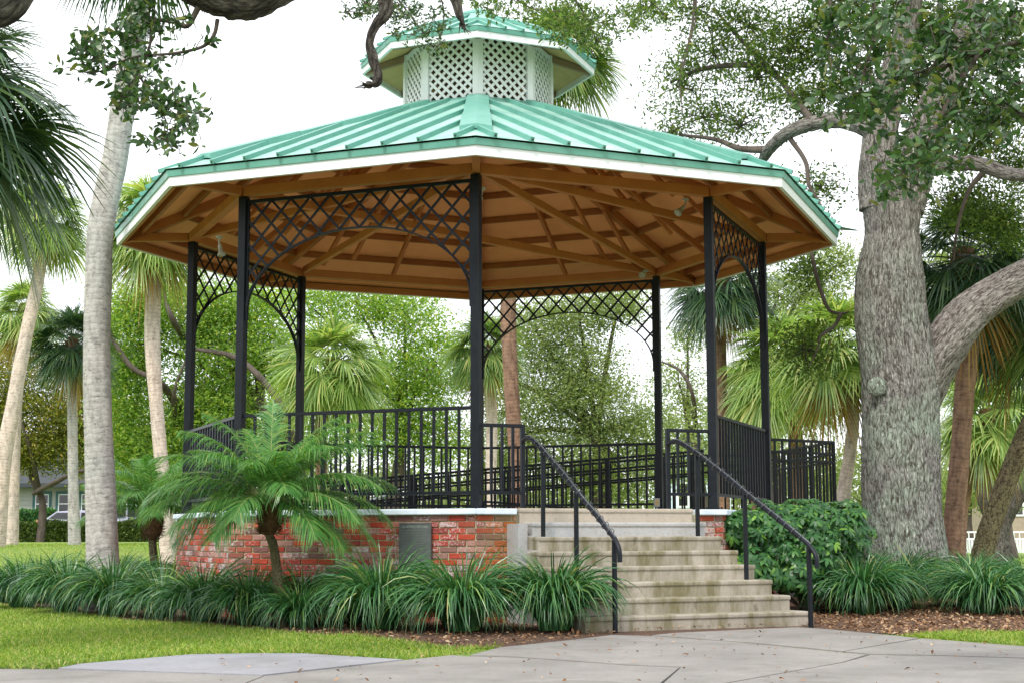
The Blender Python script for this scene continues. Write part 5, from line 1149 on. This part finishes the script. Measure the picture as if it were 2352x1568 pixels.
sabal('yellow green fan palm with a wide crown, left one behind the right railing', 30, [(1838, 1285), (1832, 1100), (1826, 990), (1800, 840)], [.16, .16, .15, .16], 1.1, 13, 'sabal_light', 'palm_brown', 2.9)
sabal('yellow green fan palm with leaning pale trunk, just left of the oak trunk', 27, [(1925, 1285), (1935, 1160), (1952, 1040), (1958, 940), (1925, 800)], [.16, .13, .11, .11, .15], 1.02, 14, 'sabal_light', 'palm_pale', .2)
sabal('fan palm low behind the right railing, with a drooping pale crown', 34, [(1740, 1280), (1738, 1100), (1735, 900)], [.15, .14, .15], .95, 17, 'sabal_light', 'palm_brown', 1.8)
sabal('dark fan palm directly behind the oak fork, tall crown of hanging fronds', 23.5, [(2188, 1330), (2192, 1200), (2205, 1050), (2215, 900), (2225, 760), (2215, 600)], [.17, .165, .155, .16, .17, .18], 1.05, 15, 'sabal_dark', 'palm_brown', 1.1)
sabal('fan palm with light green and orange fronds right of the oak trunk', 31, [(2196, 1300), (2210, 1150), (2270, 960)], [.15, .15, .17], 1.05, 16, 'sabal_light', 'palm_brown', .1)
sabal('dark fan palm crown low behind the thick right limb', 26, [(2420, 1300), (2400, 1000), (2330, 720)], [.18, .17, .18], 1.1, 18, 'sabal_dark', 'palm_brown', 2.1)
sabal('stout leaning palm trunk studded with old leaf boots at the right edge', 24, [(2240, 1330), (2262, 1250), (2290, 1165), (2330, 1060), (2400, 900), (2480, 700)], [.185, .18, .165, .165, .165, .16], 1.1, 19, 'sabal', 'palm_boot', .5, sides=40)

# ------------------------------------------------------------------ trees beyond
bg_tree('broadleaf_tree', 'bright green tree with a spreading brown limb behind the left posts', 'tree', (640, 45), [(640, 1150), (640, 1030), (600, 930)], .35,
        [(300, 780, 80, 110), (290, 900, 70, 90), (430, 720, 110, 80), (500, 830, 100, 100), (520, 960, 90, 90), (430, 960, 70, 90), (400, 1080, 100, 80), (560, 700, 90, 60), (610, 800, 70, 80), (300, 1020, 70, 80), (620, 1050, 80, 70), (330, 690, 60, 50), (480, 1100, 90, 60)],
        'leaf_bright', .085, .125, 101, limbs=[(.30, (700, 1130), (650, 950), (610, 880), (540, 820), (440, 800)), (.22, (420, 950), (370, 880), (300, 840), (250, 760), (235, 690)), (.2, (440, 800), (400, 740), (380, 690), (370, 640)), (.14, (410, 1000), (400, 900), (440, 800))])
bg_tree('broadleaf_tree', 'olive green feathery tree over the house at the far left', 'tree', (95, 62), [(97, 1150), (70, 1080), (110, 1000)], .16,
        [(20, 860, 90, 90), (60, 980, 110, 90), (180, 930, 100, 100), (240, 1030, 90, 60), (130, 1035, 110, 50), (20, 1035, 90, 50), (300, 1080, 50, 35), (-60, 960, 80, 100), (210, 850, 70, 50)],
        'leaf_olive', .075, .15, 102, limbs=[(.2, (80, 1130), (120, 1110), (170, 1085), (230, 1070), (300, 1020)), (.16, (90, 1120), (60, 1000), (20, 900)), (.14, (170, 1000), (230, 930), (250, 880))])
bg_tree('broadleaf_tree', 'yellow green tree filling the space left of the thin front railing', 'tree', (330, 66), [(330, 1160), (330, 1060)], .3,
        [(250, 980, 80, 90), (330, 1090, 110, 70), (400, 1010, 60, 70), (240, 1080, 60, 35)], 'leaf_olive', .075, .15, 110)
bg_tree('broadleaf_tree', 'bright tree with dark limbs seen in the middle of the bandstand', 'tree', (900, 52), [(905, 1150), (915, 1080), (930, 960)], .32,
        [(700, 690, 90, 55), (820, 700, 100, 60), (930, 720, 90, 60), (1000, 830, 90, 80), (900, 850, 90, 80), (960, 940, 100, 70), (880, 1000, 90, 60), (660, 900, 60, 90), (1010, 1020, 80, 60), (690, 1020, 90, 70)],
        'leaf_bright', .06, .14, 103)
bg_tree('oak_tree', 'grey green oak crown filling the rear arch between brown trunk and rear right post', 'tree', (1400, 50), [(1380, 1160), (1390, 1090), (1370, 1000)], .45,
        [(1230, 760, 90, 80), (1330, 730, 90, 60), (1420, 700, 80, 50), (1250, 900, 110, 90), (1380, 930, 110, 80), (1490, 1000, 100, 70), (1290, 1050, 130, 80), (1420, 1090, 130, 70), (1160, 1010, 90, 80), (1120, 850, 70, 70), (1340, 830, 90, 60)],
        'leaf_grey', .075, .12, 104)
bg_tree('oak_tree', 'pale far oak behind the rear right post', 'tree', (1600, 64), [(1610, 1170), (1600, 1080), (1580, 980)], .4,
        [(1560, 880, 60, 60), (1590, 960, 70, 60), (1560, 1060, 80, 60), (1640, 1060, 70, 60), (1580, 780, 40, 50)], 'leaf_grey', .05, .15, 105, limbs=[(.2, (1600, 1000), (1590, 900), (1560, 850), (1520, 830))])
bg_tree('oak_tree', 'loose grey green oak hanging over the gap between right posts and the oak trunk', 'tree', (1780, 46), [(1780, 1170), (1770, 1000), (1760, 800)], .35,
        [(1690, 700, 80, 50), (1790, 680, 90, 60), (1880, 700, 70, 70), (1920, 610, 60, 60), (1830, 900, 90, 80), (1730, 1040, 80, 60), (1900, 1080, 80, 60)], 'leaf_grey', .055, .12, 106)
bg_tree('oak_tree', 'dark green oak behind the booted palm at the right edge', 'tree', (2300, 55), [(2290, 1160), (2300, 1000), (2310, 850)], .5,
        [(2200, 620, 90, 80), (2310, 620, 90, 80), (2330, 760, 80, 80), (2230, 860, 80, 70), (2200, 1010, 80, 60), (2310, 1050, 80, 60), (2240, 1120, 70, 40), (2420, 900, 90, 160)], 'leaf_grey', .07, .13, 107)
bg_tree('oak_tree', 'low green tree behind the white fence at the right', 'tree', (2225, 82), [(2225, 1200), (2228, 1140)], .25, [(2225, 1100, 60, 60), (2290, 1120, 50, 50), (2180, 1130, 50, 50)], 'leaf_grey', .08, .2, 121)
# dark leaning trunk with a broken top near the white fence
sy = 44; b0 = P(2285, 1226, sy); b0[2] = gz(b0[0], sy); e = empty('dead_oak', tuple(b0), 0, 'dark gnarled oak with a broken off top, between booted palm and white fence', 'tree')
mb = MB(); mb.tube([b0-_z*.1]+[P(x, y, sy) for x, y in ((2290, 1235), (2300, 1180), (2325, 1130), (2380, 1080), (2450, 1060))], [.55, .38, .33, .36, .36, .3], 30, 8, wob=.18, seed=3)
mb.tube([P(x, y, sy) for x, y in ((2300, 1205), (2275, 1150), (2262, 1100), (2240, 1060), (2226, 1036))], [.3, .34, .36, .36, .33], 24, 8, wob=.2, seed=8); o = mb.build('trunk', 'bark_dark', e, True, loc=b0); relief(o, .05, 4)
# far woods closing the view
rs = R_(55); lf = MB(); bl = []
for i in range(60):
    x = -150+i*45; yy = 128+rs.uniform(-8, 14); h_ = rs.uniform(50, 110) if not 1450 < x < 1640 else 40
    bl += pxblobs([(x, 1215-h_*.8, 60, h_)], yy)
crown_leaves(lf, bl, 5200, 14, .36, .8, rs, .6, .5, .5); tag(lf.build('far_woods', 'leaf_far'), 'hazy line of far trees closing the park', 'trees', kind='stuff')

# ------------------------------------------------------------------ hedge, house, cars at the left
def hedge(name, label, x0, x1, ytop, Y, depth, mat, n_, size, seed, hgt=None):
    rs_ = R_(seed); a_ = P(x0, ytop, Y); b_ = P(x1, ytop, Y); g = gz((a_[0]+b_[0])/2, Y); h_ = a_[2]-g if hgt is None else hgt; mb_ = MB(); c0 = np.array([(a_[0]+b_[0])/2, Y+depth/2, g])
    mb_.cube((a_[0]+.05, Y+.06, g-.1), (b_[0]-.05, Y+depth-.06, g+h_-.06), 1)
    k = n_; f = rs_.rand(k); X = rs_.uniform(a_[0], b_[0], k); top = f < .4; front_ = (f >= .4) & (f < .85); Z = np.where(top, g+h_, g+rs_.rand(k)*h_); Yy = np.where(top, Y+rs_.rand(k)*depth, np.where(front_, Y, Y+depth))
    bump_ = .05*np.sin(X*2.1)+.04*np.sin(X*5.3+1); pos = np.stack([X, Yy+rs_.normal(size=k)*.05, Z+bump_*top+rs_.normal(size=k)*.04], 1)
    mb_.ribbons(*leaves_at(rs_, pos, size, .6, .3)); return tag(mb_.build(name, [mat, 'leaf_dark_core'], loc=c0), label, 'hedge')
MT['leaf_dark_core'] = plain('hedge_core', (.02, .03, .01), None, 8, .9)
hedge('clipped_hedge', 'long clipped low hedge on the lawn in front of the parked cars', -60, 420, 1202, 62, 1.1, 'hedge', 30000, .09, 1)
hedge('shrub_border', 'row of dark foundation shrubs under the house windows', -60, 118, 1172, 82, 1.0, 'shrub', 9000, .12, 2)
HY = 86; hc = P(60, 1226, HY); hg = gz(hc[0], HY); hs = empty('clapboard_house', (hc[0], HY, hg), 0, 'pale clapboard house with dark green window trim behind the hedge at the left', 'house'); ho = np.array(hs.location)
X = lambda px, Y=HY: P(px, 1226, Y)[0]
Zp = lambda py, Y=HY, px=100: P(px, py, Y)[2]
mb = MB(); zt = Zp(1108); nb = 13
mb.cube((X(-160), HY, hg-.3), (X(240), HY+8, zt))
bh = (zt-hg)/nb
for i in range(nb): mb.add([(X(-160), HY-.035, hg+i*bh), (X(240), HY-.035, hg+i*bh), (X(240), HY-.005, hg+(i+1)*bh), (X(-160), HY-.005, hg+(i+1)*bh), (X(-160), HY, hg+i*bh), (X(240), HY, hg+i*bh)], [(0, 1, 2, 3), (4, 5, 1, 0)])
mb.build('wall', 'siding', hs, loc=ho)
mb = MB(); ze = zt-.05; mb.add([(X(-180), HY-.9, ze), (X(255), HY-.9, ze), (X(255), HY+4, ze+2.2), (X(-180), HY+4, ze+2.2), (X(-180), HY-.9, ze-.22), (X(255), HY-.9, ze-.22), (X(255), HY+9, ze-.1), (X(-180), HY+9, ze-.1)], [(0, 1, 2, 3), (4, 5, 1, 0), (3, 2, 6, 7), (1, 5, 6, 2), (4, 0, 3, 7), (5, 4, 7, 6)]); mb.build('roof', 'roofdark', hs, loc=ho)
for x0_, x1_ in ((77, 112), (130, 163), (183, 215)):
    yt, yb = 1132, 1185
    f = MB(); fx0, fx1, fz1, fz0 = X(x0_-4), X(x1_+4), Zp(yt-5), Zp(yb)
    f.cube((fx0, HY-.10, fz0), (fx0+.14, HY-.04, fz1)); f.cube((fx1-.14, HY-.10, fz0), (fx1, HY-.04, fz1)); f.cube((fx0+.142, HY-.10, fz1-.16), (fx1-.142, HY-.04, fz1)); wn = f.build('window', 'trimgreen', hs, loc=ho)
    f = MB(); f.cube((fx0+.143, HY-.06, fz0), (fx1-.143, HY-.045, fz1-.165)); f.build('pane', 'glass', wn)
    wn.children[0].location = -ho
    f = MB(); a_, b_, c_, d_ = fx0+.145, fx1-.145, fz0, fz1-.167; m_ = (c_+d_)/2+.05
    f.cube((a_, HY-.085, c_), (a_+.05, HY-.062, d_)); f.cube((b_-.05, HY-.085, c_), (b_, HY-.062, d_)); f.cube((a_+.051, HY-.085, d_-.05), (b_-.051, HY-.062, d_)); f.cube((a_+.051, HY-.085, m_), (b_-.051, HY-.062, m_+.06)); s_ = f.build('sash', 'white', wn); s_.location = -ho
mb = MB(); mb.cube((X(-40), HY-1.6, Zp(1116)), (X(14), HY-.04, Zp(1112))); mb.cube((X(-40), HY-1.62, Zp(1119)), (X(14), HY-1.58, Zp(1111))); mb.build('awning', 'white', hs, loc=ho)
mb = MB(); mb.cube((X(-20), HY-.06, hg), (X(6), HY-.036, Zp(1124))); mb.build('doorway', 'glass', hs, loc=ho)
# corrugated white carport roof
cy = 80; c0 = P(320, 1160, cy); e = empty('carport', (c0[0], cy, gz(c0[0], cy)), 0, 'low white corrugated carport roof behind the small date palm', 'carport'); eo = np.array(e.location)
mb = MB(); xa, xb, z1 = X(262, cy), X(400, cy), c0[2]; xs = np.linspace(xa, xb, 80); zz = z1+.04*np.sin(xs*9)
V = np.concatenate([np.stack([xs, np.full(80, cy-.0), zz], 1), np.stack([xs, np.full(80, cy+4.), zz+.3], 1)]); i = np.arange(79); mb.add(V, np.stack([i, i+1, i+81, i+80], 1)); mb.cube((xa, cy-.03, z1-.22), (xb, cy-.005, z1-.05)); mb.build('roof_sheet', 'white', e, loc=eo)
for xx in (xa+.1, xb-.1): mb = MB(); mb.box((xx, cy+.1, eo[2]-.1), (xx, cy+.1, z1-.05), .1, .1, up=(0, 1, 0)); mb.build('post', 'white', e, loc=eo)
def car(pxl, pxr, Y, paint, label, suv=False, flip=False):
    xl, xr = X(pxl, Y), X(pxr, Y); g = gz((xl+xr)/2, Y); L = 4.6; W_ = 1.8; H_ = 1.72 if suv else 1.45
    e = empty('parked_car', ((xl+xr)/2, Y, g), 0, label, 'car', 'cars parked behind the hedge'); s_ = -1 if flip else 1
    prof = [(-2.3, .35), (-2.32, .75), (-2.2, .95), (-1.95, 1.02), (-1.45, H_-.06), (-.6, H_), (.35, H_-.03), (1.05, 1.02), (2.0, .88), (2.28, .68), (2.3, .35)] if not suv else [(-2.3, .4), (-2.32, .9), (-2.2, 1.1), (-2.0, H_-.05), (-.6, H_), (.4, H_-.03), (1.1, 1.12), (2.05, 1.02), (2.28, .8), (2.3, .4)]
    mb_ = MB(); n_ = len(prof); ys = (-W_/2, -W_/2+.12, W_/2-.12, W_/2)
    V = []
    for j, y in enumerate(ys):
        for x, z in prof:
            ins = (z-1.0)*.28 if z > 1.02 else 0
            yy = y-math.copysign(ins, y) if j in (0, 3) else y-math.copysign(ins*.9, y); V.append((x*s_, yy, z-(.02 if j in (0, 3) else 0)))
    Fq = []
    for j in range(3):
        for i_ in range(n_-1): Fq.append((j*n_+i_, j*n_+i_+1, (j+1)*n_+i_+1, (j+1)*n_+i_))
    mb_.add(V, Fq); c1 = len(V)
    cen = [(0, -W_/2, .5), (0, W_/2, .5)]
    for j, cc in ((0, cen[0]), (3, cen[1])):
        vv = V[j*n_:(j+1)*n_]+[cc]; mb_.add(vv, [(i_, (i_+1) % n_, n_) for i_ in range(n_)])
    b_ = mb_.build('body', paint, e, True); md = b_.modifiers.new('sub', 'SUBSURF'); md.levels = 0; md.render_levels = 0
    gl = MB(); zt_, zb_ = H_-.12, 1.06 if not suv else 1.16
    for sgy in (-1, 1):
        yy = lambda z: sgy*(W_/2-(z-1.0)*.28+.012)
        for x0_, x1_, x2_, x3_ in ((-1.75, -.35, -.35, -1.4), (-.25, .85, .35, -.25)): gl.add([(x0_*s_, yy(zb_), zb_), (x1_*s_, yy(zb_), zb_), (x2_*s_, yy(zt_), zt_), (x3_*s_, yy(zt_), zt_)], [(0, 1, 2, 3)])
    gl.add([((1.05)*s_, -.7, 1.08), ((1.05)*s_, .7, 1.08), (.42*s_, .6, H_-.06), (.42*s_, -.6, H_-.06)], [(0, 1, 2, 3)]); gl.build('windows', 'glass', e)
    for x in (-1.4, 1.42):
        for sgy in (-1, 1):
            m_ = MB(); m_.tube([(x*s_, sgy*(W_/2-.2), .33), (x*s_, sgy*(W_/2+.02), .33)], [.33, .33], 22, 1); wh = m_.build('wheel', 'tyre', e, False)
            m_ = MB(); m_.tube([(x*s_, sgy*(W_/2+.0), .33), (x*s_, sgy*(W_/2+.03), .33)], [.2, .18], 16, 1); m_.build('rim', 'rim', wh)
    for sgy in (-1, 1):
        m_ = MB(); m_.box((-2.27*s_, sgy*.72, .82), (-2.27*s_, sgy*.72, .98), .18, .24, up=(0, 1, 0)); m_.build('tail_light', 'redlens', e)
        m_ = MB(); m_.box((2.22*s_, sgy*.7, .72), (2.22*s_, sgy*.7, .84), .16, .3, up=(0, 1, 0)); m_.build('headlight', 'lampwhite', e)
    m_ = MB(); m_.cube((-2.34, -.8, .42), (2.34, .8, .52)); m_.build('bumper', 'tyre', e)
    return e
car(126, 290, 72, 'car_lilac', 'pale lilac silver car parked behind the hedge between the two palm trunks')
car(252, 372, 74, 'car_silver', 'silver grey car parked behind the hedge, under the white carport', True)

# ------------------------------------------------------------------ white fence and far buildings at the right
FY = 66; fa_, fb_ = X(1640, FY), X(2480, FY); fg = 0; fe = empty('picket_fence', ((fa_+fb_)/2, FY, 0), 0, 'white picket fence across the far lawn behind the oak', 'fence'); fo = np.array(fe.location)
zt = Zp(1221, FY, 2200); mb = MB()
mb.box((fa_, FY, zt), (fb_, FY, zt), .09, .07); mb.box((fa_, FY, zt-.3), (fb_, FY, zt-.3), .05, .07); mb.box((fa_, FY, .12), (fb_, FY, .12), .05, .07); mb.build('rails', 'fence', fe, loc=fo)
n_ = int((fb_-fa_)/.125); pm_ = MB(); pm_.cube((-.042, -.012, 0), (.042, .012, zt-.32)); first = None; stuff = MB()
for i in range(n_): x = fa_+i*.125; stuff.cube((x-.042, FY-.075, .04), (x+.042, FY-.05, zt-.32+(.0 if i % 2 else .0)))
for i in range(n_//2): x = fa_+i*.25; stuff.cube((x-.02, FY-.04, zt-.30), (x+.02, FY-.02, zt))
tag(stuff.build('pickets', 'fence', fe, loc=fo), kind='stuff')
for i in range(int((fb_-fa_)/2.4)): m_ = MB(); x = fa_+i*2.4; m_.box((x, FY+.08, -.1), (x, FY+.08, zt+.05), .12, .12, up=(0, 1, 0)); m_.build('post', 'fence', fe, loc=fo)
MT['beige'] = plain('beige_wall', (.36, .29, .22), (.3, .24, .18), 3, .8); MT['bluewhite'] = plain('pale_blue_wall', (.60, .72, .80), (.55, .68, .76), 3, .6)
def farhouse(label, x0_, x1_, ytop, Y, wall, roof, wins, gable=0):
    a_, b_ = X(x0_, Y), X(x1_, Y); zt = Zp(ytop, Y, (x0_+x1_)/2); e = empty('far_house', ((a_+b_)/2, Y, 0), 0, label, 'house'); eo = np.array(e.location)
    m_ = MB(); m_.cube((a_, Y, -.2), (b_, Y+9, zt)); m_.build('wall', wall, e, loc=eo); c = (a_+b_)/2
    m_ = MB(); m_.add([(a_-.5, Y-.6, zt+.01), (b_+.5, Y-.6, zt+.01), (b_+.5, Y+9.6, zt+.01), (a_-.5, Y+9.6, zt+.01), (c, Y-.6, zt+2.6), (c, Y+9.6, zt+2.6)], [(0, 1, 2, 3)]); m_.add([(a_-.5, Y-.6, zt+.01), (b_+.5, Y-.6, zt+.01), (b_+.5, Y+9.6, zt+.01), (a_-.5, Y+9.6, zt+.01), (c, Y-.6, zt+2.6), (c, Y+9.6, zt+2.6)], [(1, 2, 5, 4), (3, 0, 4, 5)])
    m_.add([(a_-.5, Y-.6, zt+.01), (b_+.5, Y-.6, zt+.01), (c, Y-.6, zt+2.6), (a_-.5, Y+9.6, zt+.01), (b_+.5, Y+9.6, zt+.01), (c, Y+9.6, zt+2.6)], [(0, 1, 2), (4, 3, 5)], 1); m_.build('roof', [roof, wall], e, loc=eo)
    for x2, x3, y2, y3 in wins:
        m_ = MB(); m_.cube((X(x2, Y)-.12, Y-.08, Zp(y3, Y, x2)-.12), (X(x3, Y)+.12, Y-.03, Zp(y2, Y, x2)+.12)); w_ = m_.build('window', 'white', e, loc=eo)
        m_ = MB(); m_.cube((X(x2, Y), Y-.10, Zp(y3, Y, x2)), (X(x3, Y), Y-.082, Zp(y2, Y, x2))); p_ = m_.build('pane', 'glass', w_); p_.location = -eo
farhouse('beige house wall with a tall window seen beyond the white fence at the far right', 2305, 2500, 1090, 92, 'beige', 'roofdark', [(2330, 2350, 1118, 1180), (2400, 2425, 1118, 1180)])
farhouse('pale blue building with a low gable seen between the bars right of the stairs', 1540, 1680, 1080, 98, 'bluewhite', 'bluewhite', [(1560, 1580, 1110, 1160)])
